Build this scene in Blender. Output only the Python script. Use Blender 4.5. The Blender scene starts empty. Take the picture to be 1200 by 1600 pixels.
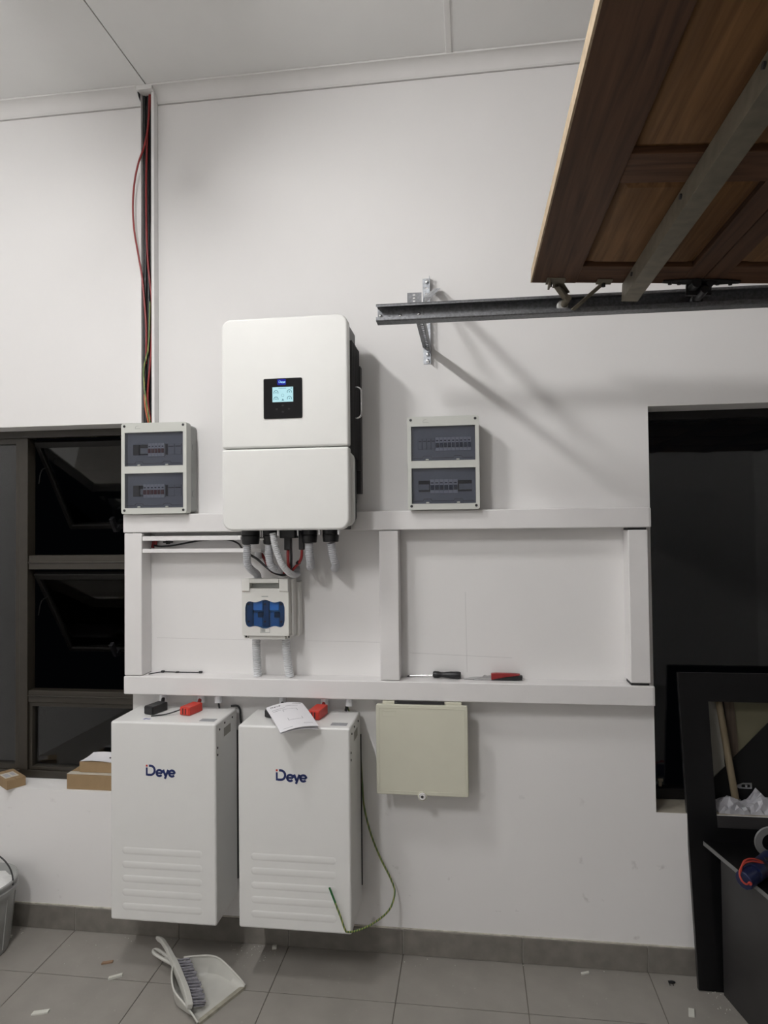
import bpy, bmesh, math, random
from mathutils import Vector, Matrix

random.seed(7)
PI = math.pi
scene = bpy.context.scene
COL = scene.collection

# ------------------------------------------------------------------ camera
def look(yaw, pitch, roll):
    f = Vector((-math.sin(yaw) * math.cos(pitch), math.cos(yaw) * math.cos(pitch), math.sin(pitch)))
    r = Vector((math.cos(yaw), math.sin(yaw), 0))
    d = f.cross(r)
    r2 = math.cos(roll) * r + math.sin(roll) * d
    d2 = -math.sin(roll) * r + math.cos(roll) * d
    return Matrix((r2, -d2, -f)).transposed()

cam_data = bpy.data.cameras.new('camera')
cam_data.sensor_fit = 'VERTICAL'
cam_data.sensor_height = 24.0
cam_data.lens = 24.0 * 1028.0 / 1600.0
cam_data.clip_start = 0.02
cam = bpy.data.objects.new('camera', cam_data)
cam.matrix_world = Matrix.Translation((0, -2.6, 1.6627)) @ look(.13054, .0246, .01095).to_4x4()
COL.objects.link(cam)
scene.camera = cam

# ------------------------------------------------------------------ world, exposure
world = bpy.data.worlds.new('night')
scene.world = world
world.use_nodes = True
world.node_tree.nodes['Background'].inputs[0].default_value = (0.5, 0.6, 0.8, 1)
world.node_tree.nodes['Background'].inputs[1].default_value = 0.0012
scene.view_settings.view_transform = 'Standard'
scene.view_settings.look = 'None'
scene.view_settings.gamma = 1.0
scene.view_settings.use_curve_mapping = False
scene.view_settings.exposure = 0.0
LAMP_A, LAMP_B = 185.0, 205.0     # radiance of the two lamp tubes
LAMP_COL = (1.0, .988, .98)

# ------------------------------------------------------------------ materials
def new_mat(name):
    m = bpy.data.materials.new(name)
    m.use_nodes = True
    return m, m.node_tree.nodes, m.node_tree.links, m.node_tree.nodes['Principled BSDF']

def mat(name, col, rough=.5, metal=0.0, var=.04, scale=14.0, bump=0.0, bscale=120.0, spec=.5, coat=0.0):
    m, N, L, B = new_mat(name)
    B.inputs['Roughness'].default_value = rough
    B.inputs['Metallic'].default_value = metal
    B.inputs['Specular IOR Level'].default_value = spec
    B.inputs['Coat Weight'].default_value = coat
    tc = N.new('ShaderNodeTexCoord')
    nz = N.new('ShaderNodeTexNoise')
    nz.inputs['Scale'].default_value = scale
    nz.inputs['Detail'].default_value = 4
    L.new(tc.outputs['Object'], nz.inputs['Vector'])
    rp = N.new('ShaderNodeValToRGB')
    rp.color_ramp.elements[0].position = .3
    rp.color_ramp.elements[1].position = .7
    rp.color_ramp.elements[0].color = tuple(max(0, c * (1 - var)) for c in col) + (1,)
    rp.color_ramp.elements[1].color = tuple(min(1, c * (1 + var)) for c in col) + (1,)
    L.new(nz.outputs['Fac'], rp.inputs['Fac'])
    L.new(rp.outputs['Color'], B.inputs['Base Color'])
    if bump:
        n2 = N.new('ShaderNodeTexNoise')
        n2.inputs['Scale'].default_value = bscale
        n2.inputs['Detail'].default_value = 3
        L.new(tc.outputs['Object'], n2.inputs['Vector'])
        bp = N.new('ShaderNodeBump')
        bp.inputs['Strength'].default_value = bump
        bp.inputs['Distance'].default_value = .002
        L.new(n2.outputs['Fac'], bp.inputs['Height'])
        L.new(bp.outputs['Normal'], B.inputs['Normal'])
    return m

def glow(name, col, strength):
    m, N, L, B = new_mat(name)
    B.inputs['Base Color'].default_value = (0, 0, 0, 1)
    B.inputs['Emission Color'].default_value = tuple(col) + (1,)
    B.inputs['Emission Strength'].default_value = strength
    B.inputs['Specular IOR Level'].default_value = .1
    return m

def pane_mat(name, tint, ior=1.5, rough=.02):
    m, N, L, B = new_mat(name)
    N.remove(B)
    tr = N.new('ShaderNodeBsdfTransparent')
    tr.inputs['Color'].default_value = tuple(tint) + (1,)
    gl = N.new('ShaderNodeBsdfGlossy')
    gl.inputs['Roughness'].default_value = rough
    fr = N.new('ShaderNodeFresnel')
    fr.inputs['IOR'].default_value = ior
    mx = N.new('ShaderNodeMixShader')
    L.new(fr.outputs[0], mx.inputs[0])
    L.new(tr.outputs[0], mx.inputs[1])
    L.new(gl.outputs[0], mx.inputs[2])
    L.new(mx.outputs[0], N['Material Output'].inputs['Surface'])
    return m

def spots(m, col, scale, lo, hi, zmax=None):
    """Scuffs and dirt on a plain material: noise islands in a second colour."""
    N, L = m.node_tree.nodes, m.node_tree.links
    B = N['Principled BSDF']
    src = B.inputs['Base Color'].links[0].from_socket
    tc = N.new('ShaderNodeTexCoord')
    nz = N.new('ShaderNodeTexNoise')
    nz.inputs['Scale'].default_value = scale
    nz.inputs['Detail'].default_value = 5
    L.new(tc.outputs['Object'], nz.inputs['Vector'])
    mr = N.new('ShaderNodeMapRange')
    mr.inputs['From Min'].default_value = lo
    mr.inputs['From Max'].default_value = hi
    L.new(nz.outputs['Fac'], mr.inputs['Value'])
    fac = mr.outputs['Result']
    if zmax is not None:
        sp = N.new('ShaderNodeSeparateXYZ')
        L.new(tc.outputs['Object'], sp.inputs[0])
        m2 = N.new('ShaderNodeMapRange')
        m2.inputs['From Min'].default_value = zmax
        m2.inputs['From Max'].default_value = zmax * .3
        L.new(sp.outputs['Z'], m2.inputs['Value'])
        mu = N.new('ShaderNodeMath')
        mu.operation = 'MULTIPLY'
        L.new(fac, mu.inputs[0])
        L.new(m2.outputs['Result'], mu.inputs[1])
        fac = mu.outputs[0]
    mx = N.new('ShaderNodeMix')
    mx.data_type = 'RGBA'
    L.new(fac, mx.inputs[0])
    L.new(src, mx.inputs[6])
    mx.inputs[7].default_value = tuple(col) + (1,)
    L.new(mx.outputs[2], B.inputs['Base Color'])
    return m

def wood_mat(name, dark, light, axis='X', rough=.6):
    m, N, L, B = new_mat(name)
    B.inputs['Specular IOR Level'].default_value = .2
    B.inputs['Roughness'].default_value = rough
    tc = N.new('ShaderNodeTexCoord')
    mp = N.new('ShaderNodeMapping')
    mp.inputs['Scale'].default_value = {'X': (2.5, 55, 55), 'Y': (55, 2.5, 55), 'Z': (55, 55, 2.5)}[axis]
    L.new(tc.outputs['Object'], mp.inputs['Vector'])
    nz = N.new('ShaderNodeTexNoise')
    nz.inputs['Scale'].default_value = 1.0
    nz.inputs['Detail'].default_value = 6
    nz.inputs['Distortion'].default_value = .6
    L.new(mp.outputs['Vector'], nz.inputs['Vector'])
    rp = N.new('ShaderNodeValToRGB')
    rp.color_ramp.elements[0].position = .32
    rp.color_ramp.elements[1].position = .72
    rp.color_ramp.elements[0].color = tuple(dark) + (1,)
    rp.color_ramp.elements[1].color = tuple(light) + (1,)
    L.new(nz.outputs['Fac'], rp.inputs['Fac'])
    L.new(rp.outputs['Color'], B.inputs['Base Color'])
    return m

def earth_mat():
    m, N, L, B = new_mat('green and yellow insulation')
    B.inputs['Roughness'].default_value = .45
    tc = N.new('ShaderNodeTexCoord')
    wv = N.new('ShaderNodeTexWave')
    wv.inputs['Scale'].default_value = 40
    L.new(tc.outputs['Object'], wv.inputs['Vector'])
    rp = N.new('ShaderNodeValToRGB')
    rp.color_ramp.interpolation = 'CONSTANT'
    rp.color_ramp.elements[0].color = (.03, .12, .04, 1)
    rp.color_ramp.elements[1].position = .4
    rp.color_ramp.elements[1].color = (.34, .35, .11, 1)
    L.new(wv.outputs['Fac'], rp.inputs['Fac'])
    L.new(rp.outputs['Color'], B.inputs['Base Color'])
    return m

WALL = spots(mat('white wall paint', (.84, .828, .82), .7, var=.012, scale=3, bump=.06, bscale=55),
             (.42, .40, .38), 14, .66, .80, .80)
WALLP = mat('plain white wall paint', (.84, .828, .82), .7, var=.012, scale=3)
CEIL = mat('white ceiling paint', (.82, .82, .805), .7, var=.015, scale=4, bump=.1)
CORN = mat('cornice paint', (.80, .79, .775), .65, var=.012)
TILE = spots(mat('grey ceramic floor tile', (.300, .282, .256), .42, var=.07, scale=9, bump=.12, bscale=200),
             (.40, .38, .34), 60, .68, .76)
SKIRT = mat('grey ceramic skirting tile', (.20, .185, .165), .45, var=.14, scale=22)
GROUT = mat('grey grout', (.16, .145, .125), .85, var=.1)
PALEGROUT = mat('pale grout', (.40, .38, .34), .85, var=.1)
FRAMEW = mat('white painted steel', (.80, .785, .78), .42, var=.012)
INVW = mat('white powder coat', (.80, .80, .775), .45, var=.008)
BATW = mat('battery white powder coat', (.79, .79, .775), .38, var=.008)
DARKSTEEL = mat('dark grey heatsink', (.035, .034, .036), .5)
BLACKPL = mat('black plastic', (.012, .012, .014), .42)
BLACKGL = mat('black glass', (.006, .006, .007), .12, spec=.2)
GREYPL = mat('light grey plastic', (.60, .61, .57), .45, var=.01)
GREYPL2 = mat('mid grey plastic', (.36, .37, .355), .5, var=.02)
INNER = mat('grey inner cover', (.42, .42, .43), .5)
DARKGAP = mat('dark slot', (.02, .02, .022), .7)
POSTG = mat('dark grey moulding', (.14, .14, .15), .5)
BREAKER = mat('breaker white', (.78, .78, .78), .4)
REDSW = mat('dark red toggle', (.16, .015, .02), .4)
BLUESW = mat('blue black toggle', (.03, .04, .08), .4)
METER = mat('cream plastic', (.67, .66, .545), .5, var=.012)
ISOW = mat('isolator grey plastic', (.73, .725, .69), .45, var=.01)
CONDUIT = mat('light grey conduit', (.62, .63, .66), .5, var=.02)
CONDUITW = mat('white conduit', (.78, .79, .81), .5, var=.02)
RED = mat('red insulation', (.27, .022, .022), .4)
REDCONN = mat('red connector plastic', (.60, .045, .028), .42)
BLACKINS = mat('black insulation', (.018, .018, .02), .5)
CHROME = mat('chromed steel', (.75, .75, .76), .2, 1.0)
GALV = mat('galvanised steel', (.46, .48, .51), .42, .9, var=.25, scale=90)
GALVDARK = mat('dull rail steel', (.20, .205, .215), .45, .85, var=.25, scale=120)
OLDSTEEL = mat('dusty zinc steel', (.21, .185, .14), .55, .5, var=.15, scale=30)
BLACKMETAL = mat('black painted metal', (.010, .010, .011), .5)
BRONZE = mat('bronze aluminium frame', (.031, .026, .019), .42, var=.08, scale=25)
BLACKFRAME = mat('dark window frame', (.010, .009, .009), .45, spec=.3)
SASHM = mat('dark sash frame', (.007, .0065, .006), .45, spec=.35)
WOODX = wood_mat('dark stained meranti along x', (.066, .032, .018), (.150, .075, .040), 'X')
WOODY = wood_mat('dark stained meranti along y', (.062, .033, .021), (.135, .070, .040), 'Y')
WOODP = wood_mat('brown meranti panel', (.105, .050, .019), (.23, .118, .048), 'Y')
RAWWOOD = mat('raw pale wood edge', (.40, .31, .205), .8, var=.2, scale=40)
CARD = mat('brown cardboard', (.33, .225, .12), .8, var=.05, scale=30)
TAPE = mat('pale tape', (.62, .58, .50), .5)
PAPER = mat('white paper', (.82, .81, .84), .7, var=.01)
INK = mat('dark ink', (.10, .09, .11), .7)
PALEINK = mat('pale grey ink', (.45, .44, .47), .7)
NAVY = mat('navy print', (.012, .024, .12), .4)
REDPR = mat('red print', (.55, .05, .04), .4)
BLUEPR = mat('blue print', (.06, .08, .28), .5)
GREYLAB = mat('grey rating label', (.33, .34, .36), .4, var=.1, scale=60)
PANW = mat('pale grey dustpan plastic', (.57, .565, .525), .38, var=.06, scale=12)
BRIST = mat('grey purple bristles', (.27, .265, .295), .6, var=.25, scale=80)
CHIP = mat('pale plaster chip', (.68, .68, .62), .7)
CHIPB = mat('brown offcut', (.30, .19, .12), .7)
BUCK = mat('grey translucent bucket plastic', (.33, .335, .325), .35, var=.1)
POWDER = mat('white filler powder', (.84, .84, .83), .85, var=.08, scale=40)
CABTOP = mat('black gloss board', (.005, .005, .0055), .3, var=.2, spec=.25)
BLACKSHEET = mat('matt black sheet', (.007, .007, .007), .6, spec=.25)
CABSIDE = mat('charcoal board', (.026, .0245, .025), .42, var=.1)
STEEL = mat('tool steel', (.55, .55, .56), .3, 1.0)
HANDRED = mat('red handle rubber', (.27, .016, .019), .45)
TOOLNAVY = mat('navy tool plastic', (.009, .014, .055), .35)
CORDRED = mat('orange red cord', (.44, .055, .038), .45)
POLEW = wood_mat('pale wooden pole', (.14, .112, .070), (.25, .205, .140), 'Z', .6)
POLED = wood_mat('dark brown slat', (.06, .045, .035), (.11, .085, .065), 'Z', .6)
PALEB = mat('pale board', (.27, .26, .23), .7, var=.05)
BEIGE = mat('beige board', (.125, .115, .072), .7, var=.05)
BAG = mat('crumpled white plastic', (.42, .42, .45), .35, var=.2)
GLASS = pane_mat('window glass', (.93, .94, .94), 1.42)
SMOKE = pane_mat('smoked blue cover', (.70, .72, .775), 1.45, .08)
BLUEPANE = pane_mat('blue fuse window', (.47, .71, .965), 1.45, .08)
EARTH = earth_mat()
GREENINS = mat('green insulation', (.018, .14, .035), .45)
TUBE_A = glow('lit tube near the wall', LAMP_COL, LAMP_A)
TUBE_B = glow('lit tube behind', LAMP_COL, LAMP_B)
SCREEN = glow('lit lcd screen', (.58, .93, 1.0), .85)
SCREENINK = glow('lcd dark marks', (.13, .30, .37), .8)
LEDBLUE = glow('blue status light', (.004, .008, .30), 1.0)
LEDWHITE = glow('lit logo', (.40, .72, 1.0), 1.0)

# ------------------------------------------------------------------ mesh builder
class MB:
    def __init__(self):
        self.bm = bmesh.new()

    def add(self, verts, faces):
        vs = [self.bm.verts.new(v) for v in verts]
        for f in faces:
            try:
                self.bm.faces.new([vs[i] for i in f])
            except ValueError:
                pass
        return vs

    def box(self, x0, x1, y0, y1, z0, z1, M=None):
        v = [(x, y, z) for x in (x0, x1) for y in (y0, y1) for z in (z0, z1)]
        if M:
            v = [M @ Vector(p) for p in v]
        self.add(v, [(0, 1, 3, 2), (4, 6, 7, 5), (0, 4, 5, 1), (2, 3, 7, 6), (0, 2, 6, 4), (1, 5, 7, 3)])
        return self

    def hexa(self, bottom, top):
        """Eight corners: a bottom and a top loop of four."""
        self.add(list(bottom) + list(top),
                 [(3, 2, 1, 0), (4, 5, 6, 7)] + [(i, (i + 1) % 4, 4 + (i + 1) % 4, 4 + i) for i in range(4)])
        return self

    def cyl(self, a, b, r, n=16, r2=None):
        a, b = Vector(a), Vector(b)
        d = (b - a).normalized()
        u = d.orthogonal().normalized()
        w = d.cross(u)
        r2 = r if r2 is None else r2
        vs = []
        for p, rr in ((a, r), (b, r2)):
            vs += [p + (u * math.cos(2 * PI * i / n) + w * math.sin(2 * PI * i / n)) * rr for i in range(n)]
        self.add(vs, [tuple(range(n - 1, -1, -1)), tuple(range(n, 2 * n))] +
                 [(i, (i + 1) % n, n + (i + 1) % n, n + i) for i in range(n)])
        return self

    def tube(self, pts, r, n=10, per=8, rib=0, pitch=.005):
        P = [Vector(p) for p in pts]
        path = []
        if len(P) == 2:
            k = max(2, per)
            path = [P[0].lerp(P[1], i / k) for i in range(k + 1)]
        else:
            Q = [P[0] * 2 - P[1]] + P + [P[-1] * 2 - P[-2]]
            for i in range(1, len(Q) - 2):
                for j in range(per):
                    t = j / per
                    a, b, c, d = Q[i - 1:i + 3]
                    path.append(.5 * ((2 * b) + (c - a) * t + (2 * a - 5 * b + 4 * c - d) * t * t
                                      + (3 * b - a - 3 * c + d) * t ** 3))
            path.append(P[-1])
        if rib:
            L = [0]
            for i in range(1, len(path)):
                L.append(L[-1] + (path[i] - path[i - 1]).length)
            m = int(L[-1] / pitch * 4)
            new, k = [], 0
            for i in range(m + 1):
                s = L[-1] * i / m
                while k < len(L) - 2 and L[k + 1] < s:
                    k += 1
                t = (s - L[k]) / max(1e-9, L[k + 1] - L[k])
                new.append(path[k].lerp(path[k + 1], t))
            path = new
        T = [(path[min(i + 1, len(path) - 1)] - path[max(i - 1, 0)]).normalized() for i in range(len(path))]
        u = T[0].orthogonal().normalized()
        vs = []
        for i, (p, t) in enumerate(zip(path, T)):
            u = (u - t * u.dot(t)).normalized()
            w = t.cross(u)
            rr = r * (1 - (rib if i % 4 == 0 else 0))
            vs += [p + (u * math.cos(2 * PI * j / n) + w * math.sin(2 * PI * j / n)) * rr for j in range(n)]
        f = [tuple(range(n - 1, -1, -1)), tuple(range(len(vs) - n, len(vs)))]
        for i in range(len(path) - 1):
            for j in range(n):
                f.append((i * n + j, i * n + (j + 1) % n, (i + 1) * n + (j + 1) % n, (i + 1) * n + j))
        self.add(vs, f)
        return self

    def plate(self, outer, holes, a0, a1, axis='y', M=None):
        """Polygon with holes, extruded from a0 to a1 along an axis."""
        tmp = bmesh.new()
        E = []
        for loop in [outer] + list(holes):
            vs = [tmp.verts.new((p[0], p[1], 0)) for p in loop]
            E += [tmp.edges.new((vs[i], vs[(i + 1) % len(vs)])) for i in range(len(vs))]
        if holes:
            bmesh.ops.triangle_fill(tmp, use_beauty=True, use_dissolve=False, edges=E)
        else:
            tmp.faces.new(tmp.verts[:])
        r = bmesh.ops.extrude_face_region(tmp, geom=tmp.faces[:])
        for g in r['geom']:
            if isinstance(g, bmesh.types.BMVert):
                g.co.z = 1
        tmp.verts.index_update()
        def conv(c):
            a = a0 if c.z < .5 else a1
            v = Vector({'y': (c.x, a, c.y), 'x': (a, c.x, c.y), 'z': (c.x, c.y, a)}[axis])
            return M @ v if M else v
        self.add([conv(v.co) for v in tmp.verts], [tuple(v.index for v in f.verts) for f in tmp.faces])
        tmp.free()
        return self

    def ribbon(self, pts, w, y0, y1, closed=False, M=None):
        """A stroke of width w along 2D points in the xz plane, from y0 to y1."""
        P = [Vector((p[0], p[1])) for p in pts]
        n = len(P)
        left, right = [], []
        for i in range(n):
            a = P[(i - 1) % n] if closed or i > 0 else P[i]
            b = P[(i + 1) % n] if closed or i < n - 1 else P[i]
            d = (b - a).normalized()
            o = Vector((-d.y, d.x)) * w / 2
            left.append(P[i] + o)
            right.append(P[i] - o)
        vs = []
        for y in (y0, y1):
            vs += [(p.x, y, p.y) for p in left] + [(p.x, y, p.y) for p in right]
        if M:
            vs = [M @ Vector(v) for v in vs]
        f = []
        m = 2 * n
        for i in range(n if closed else n - 1):
            j = (i + 1) % n
            f += [(i, j, n + j, n + i), (m + i, m + n + i, m + n + j, m + j),
                  (i, m + i, m + j, j), (n + i, n + j, m + n + j, m + n + i)]
        if not closed:
            f += [(0, n, m + n, m), (n - 1, m + n - 1, m + 2 * n - 1, 2 * n - 1)]
        self.add(vs, f)
        return self

    def lathe(self, prof, c, n=32, axis='z'):
        vs, f = [], []
        for r, h in prof:
            for i in range(n):
                a = 2 * PI * i / n
                p = (r * math.cos(a), r * math.sin(a), h)
                if axis == 'y':
                    p = (p[0], p[2], p[1])
                elif axis == 'x':
                    p = (p[2], p[0], p[1])
                vs.append((c[0] + p[0], c[1] + p[1], c[2] + p[2]))
        for k in range(len(prof) - 1):
            for i in range(n):
                f.append((k * n + i, k * n + (i + 1) % n, (k + 1) * n + (i + 1) % n, (k + 1) * n + i))
        self.add(vs, f)
        return self

def rrect(x0, x1, z0, z1, r, n=6):
    out = []
    for cx, cz, a0 in ((x1 - r, z1 - r, 0), (x0 + r, z1 - r, 90), (x0 + r, z0 + r, 180), (x1 - r, z0 + r, 270)):
        for i in range(n + 1):
            a = math.radians(a0 + 90 * i / n)
            out.append((cx + r * math.cos(a), cz + r * math.sin(a)))
    return out

def rect(x0, x1, z0, z1):
    return [(x0, z0), (x1, z0), (x1, z1), (x0, z1)]

def obj(name, mb, m, parent=None, bev=0.0, seg=2, label=None, cat=None, group=None, kind=None, smooth=38, base=None):
    bm = mb.bm
    bmesh.ops.remove_doubles(bm, verts=bm.verts[:], dist=1e-6)
    bmesh.ops.recalc_face_normals(bm, faces=bm.faces[:])
    for f in bm.faces:
        f.smooth = True
    lim = math.radians(smooth)
    for e in bm.edges:
        e.smooth = e.is_manifold and e.calc_face_angle(PI) < lim
    org = Vector((0, 0, 0))
    if parent is not None:
        p = parent
        while p is not None:
            org += p.location
            p = p.parent
    elif base is not None:
        org = Vector(base)
    elif kind is None or kind == 'stuff':
        xs = [v.co for v in bm.verts]
        org = Vector(((min(v.x for v in xs) + max(v.x for v in xs)) / 2,
                      (min(v.y for v in xs) + max(v.y for v in xs)) / 2, min(v.z for v in xs)))
    for v in bm.verts:
        v.co -= org
    me = bpy.data.meshes.new(name)
    bm.to_mesh(me)
    bm.free()
    me.materials.append(m)
    o = bpy.data.objects.new(name, me)
    COL.objects.link(o)
    if parent is not None:
        o.parent = parent
    else:
        o.location = org
    if bev:
        b = o.modifiers.new('bevel', 'BEVEL')
        b.width = bev
        b.segments = seg
        b.limit_method = 'ANGLE'
        b.angle_limit = math.radians(40)
        b.harden_normals = True
    tag(o, label, cat, group, kind)
    return o

def tag(o, label=None, cat=None, group=None, kind=None):
    for k, v in (('label', label), ('category', cat), ('group', group), ('kind', kind)):
        if v:
            o[k] = v

def thing(name, loc, label=None, cat=None, group=None, kind=None):
    o = bpy.data.objects.new(name, None)
    o.empty_display_size = .05
    o.location = loc
    COL.objects.link(o)
    tag(o, label, cat, group, kind)
    return o

def struct(name, mb, m, parent=None, bev=0.0, label=None):
    return obj(name, mb, m, parent, bev, kind='structure' if parent is None else None, label=label)

# ------------------------------------------------------------------ the room
XL, XR, YF, ZC = -3.2, 2.9, -4.3, 3.521
wall_back = struct('wall_back', MB().plate(rect(XL, XR, -.02, 3.6),
                   [rect(-2.75, -1.405, .574, 2.1165), rect(.674, 2.2, .587, 2.1145)], 0, .24), WALL)
struct('wall_left', MB().box(XL - .2, XL, YF, .24, -.02, 3.6), WALLP)
struct('wall_right', MB().plate([(YF, -.02), (-3.4, -.02), (-3.4, 2.3), (-.55, 2.3), (-.55, -.02), (.24, -.02), (.24, 3.6), (YF, 3.6)],
                                [], XR, XR + .2, 'x'), WALLP)
struct('wall_front', MB().box(XL, XR, YF - .2, YF, -.02, 3.6), WALLP)

floor = struct('floor', MB().box(XL, XR, YF, 0, -.06, -.0025), GROUT)
GX, GY, TS = -.284, -.271, .458
tile_me = None
for i in range(-7, 8):
    for j in range(-12, 2):
        x0, x1 = GX + i * TS + .0018, GX + (i + 1) * TS - .0018
        y0, y1 = GY + (j - 1) * TS + .0018, GY + j * TS - .0018
        x0, x1, y0, y1 = max(x0, XL), min(x1, XR), max(y0, YF), min(y1, 0)
        if x1 - x0 < .02 or y1 - y0 < .02:
            continue
        full = abs(x1 - x0 - TS + .0036) < 1e-6 and abs(y1 - y0 - TS + .0036) < 1e-6
        if full and tile_me:
            t = bpy.data.objects.new('tile', tile_me)
            COL.objects.link(t)
        else:
            mb = MB()
            mb.box(x0 - x0, x1 - x0, 0, y1 - y0, -.012, 0)
            t = obj('tile', mb, TILE)
            for v in t.data.vertices:
                v.co += t.location
            t.location = (0, 0, 0)
            if full:
                tile_me = t.data
        t.parent = floor
        t.location = (x0, y0, 0)

baseboard = struct('baseboard_back', MB().box(XL, 1.9, -.006, 0, 0, .092), PALEGROUT)
for i in range(-7, 5):
    x0, x1 = GX + i * TS + .002, GX + (i + 1) * TS - .002
    x0 = max(x0, XL)
    obj('tile', MB().box(x0, x1, -.0105, -.004, .001, .0955 - .0012 * (i % 2)), SKIRT, baseboard, .0012)
struct('trim_1', MB().box(XL, 1.9, -.004, 0, .094, .0995), mat('plaster bead over skirting', (.55, .52, .46), .8, var=.25, scale=30))

# ceiling boards, the gap on the left, the cover strip on the right
ceiling = struct('ceiling', MB().box(XL, XR, YF, .24, ZC + .012, ZC + .06), DARKGAP)
JX = (-1.315, -.058)
edges = [XL, JX[0] - 0.0, JX[1], JX[1] + 1.257, JX[1] + 2.514, XR]
for a, b in zip(edges[:-1], edges[1:]):
    g0 = .0025
    obj('ceiling_board', MB().box(a + (g0 if a > XL else 0), b - (g0 if b < XR else 0), YF, 0, ZC, ZC + .012), CEIL, ceiling, .001)
for x in JX[1:] + (JX[1] + 1.257, JX[1] + 2.514):
    obj('cover_strip', MB().box(x - .011, x + .011, YF, -.05, ZC - .004, ZC), CORN, ceiling, .0015)

def cornice(name, x0, x1):
    prof = [(0, 3.466), (-.004, 3.466), (-.006, 3.472)]
    for i in range(9):
        a = PI / 2 * i / 8
        prof.append((-.052 + .045 * math.cos(a), 3.472 + .043 * math.sin(a)))
    prof += [(-.057, 3.516), (-.057, ZC), (0, ZC)]
    return struct(name, MB().plate(prof, [], x0, x1, 'x'), CORN)
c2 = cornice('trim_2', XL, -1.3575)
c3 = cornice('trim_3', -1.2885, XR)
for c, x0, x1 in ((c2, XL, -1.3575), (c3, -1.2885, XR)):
    obj('shadow_gap', MB().box(x0, x1, -.0056, -.0005, 3.4628, 3.4662), mat('grey shadow line', (.50, .485, .47), .8), c)  # shadow line under the cornice, painted as a thin grey strip
    obj('top_bead', MB().box(x0, x1, -.0595, -.055, 3.513, 3.5205), CORN, c, .001)
# the cornice is notched round the trunking: its bridge above, the dark hollow behind
obj('bridge', MB().box(-1.3575, -1.2885, -.0575, -.010, 3.500, ZC - .0005), CORN, c3, .001)
obj('hollow', MB().box(-1.3575, -1.2885, -.008, -.0005, 3.466, ZC - .001).plate([(0, 3.468), (-.0075, 3.471), (-.020, 3.4745), (-.036, 3.486), (-.0505, 3.508), (-.054, 3.519), (0, 3.519)], [], -1.3577, -1.3535, 'x'), DARKGAP, c3)

# two short pendant tube lamps overhead, just above the top of the picture: the room's light
def tube_lamp(y0, y1, m, label):
    yc = (y0 + y1) / 2
    lamp = thing('pendant_lamp', (LX, yc, LZ), label, 'lamp')
    obj('housing', MB().box(LX - .055, LX + .055, y0 - .03, y1 + .03, LZ + .040, LZ + .075)
        .box(LX - .058, LX - .052, y0 - .036, y1 + .036, LZ + .016, LZ + .075).box(LX + .052, LX + .058, y0 - .036, y1 + .036, LZ + .016, LZ + .075)
        .box(LX - .052, LX + .052, y1 + .030, y1 + .036, LZ + .016, LZ + .075).box(LX - .052, LX + .052, y0 - .036, y0 - .030, LZ + .016, LZ + .075), FRAMEW, lamp)
    obj('tube', MB().cyl((LX, y0, LZ), (LX, y1, LZ), .034, 20), m, lamp)
    for y in (y0 - .012, y1 + .012):
        obj('lamp_holder', MB().box(LX - .02, LX + .02, y - .011, y + .011, LZ - .02, LZ + .041), FRAMEW, lamp, .002)
    obj('hanger', MB().cyl((LX, yc, LZ + .07), (LX, yc, ZC), .004, 8), GALV, lamp)
LX, LZ = -1.15, 3.16
tube_lamp(-1.38, -1.02, TUBE_A, 'white pendant tube lamp over the window side, nearer to the wall')
tube_lamp(-3.12, -2.36, TUBE_B, 'white pendant tube lamp over the window side, farther from the wall')

# ------------------------------------------------------------------ windows
w1 = thing('window_1', (-2.08, .115, .574), kind='structure')
FB, FT = .112, .16
def wbox(name, x0, x1, z0, z1, y0=FB, y1=FT, m=BRONZE, parent=w1, bev=.003):
    return obj(name, MB().box(x0, x1, y0, y1, z0, z1), m, parent, bev)
wbox('head_rail', -2.75, -1.405, 2.084, 2.1165)
wbox('bottom_rail', -2.75, -1.405, .574, .608)
wbox('jamb', -2.75, -2.71, .608, 2.084)
wbox('jamb', -1.440, -1.405, .608, 2.084)
wbox('mullion', -2.001, -1.961, .608, 2.084, FB - .006, FT)
wbox('transom', -1.961, -1.44, 1.495, 1.558)
wbox('transom', -1.961, -1.44, .906, .960)
for z in (1.527, .937):
    wbox('transom_lip', -1.961, -1.44, z - .004, z + .002, FB - .006, FB)
bead = MB().plate(rect(-2.71, -2.0015, .608, 2.084), [rect(-2.69, -2.028, .63, 2.06)], FB + .006, FT - .004)
obj('glazing_bead', bead, BRONZE, w1, .002)
obj('pane', MB().box(-2.70, -2.02, .137, .141, .62, 2.07), GLASS, w1)
bead = MB().plate(rect(-1.9605, -1.4405, .6085, .9055), [rect(-1.945, -1.457, .624, .888)], FB + .006, FT - .004)
obj('glazing_bead', bead, BRONZE, w1, .002)
obj('pane', MB().box(-1.952, -1.45, .137, .141, .618, .895), GLASS, w1)

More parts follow.
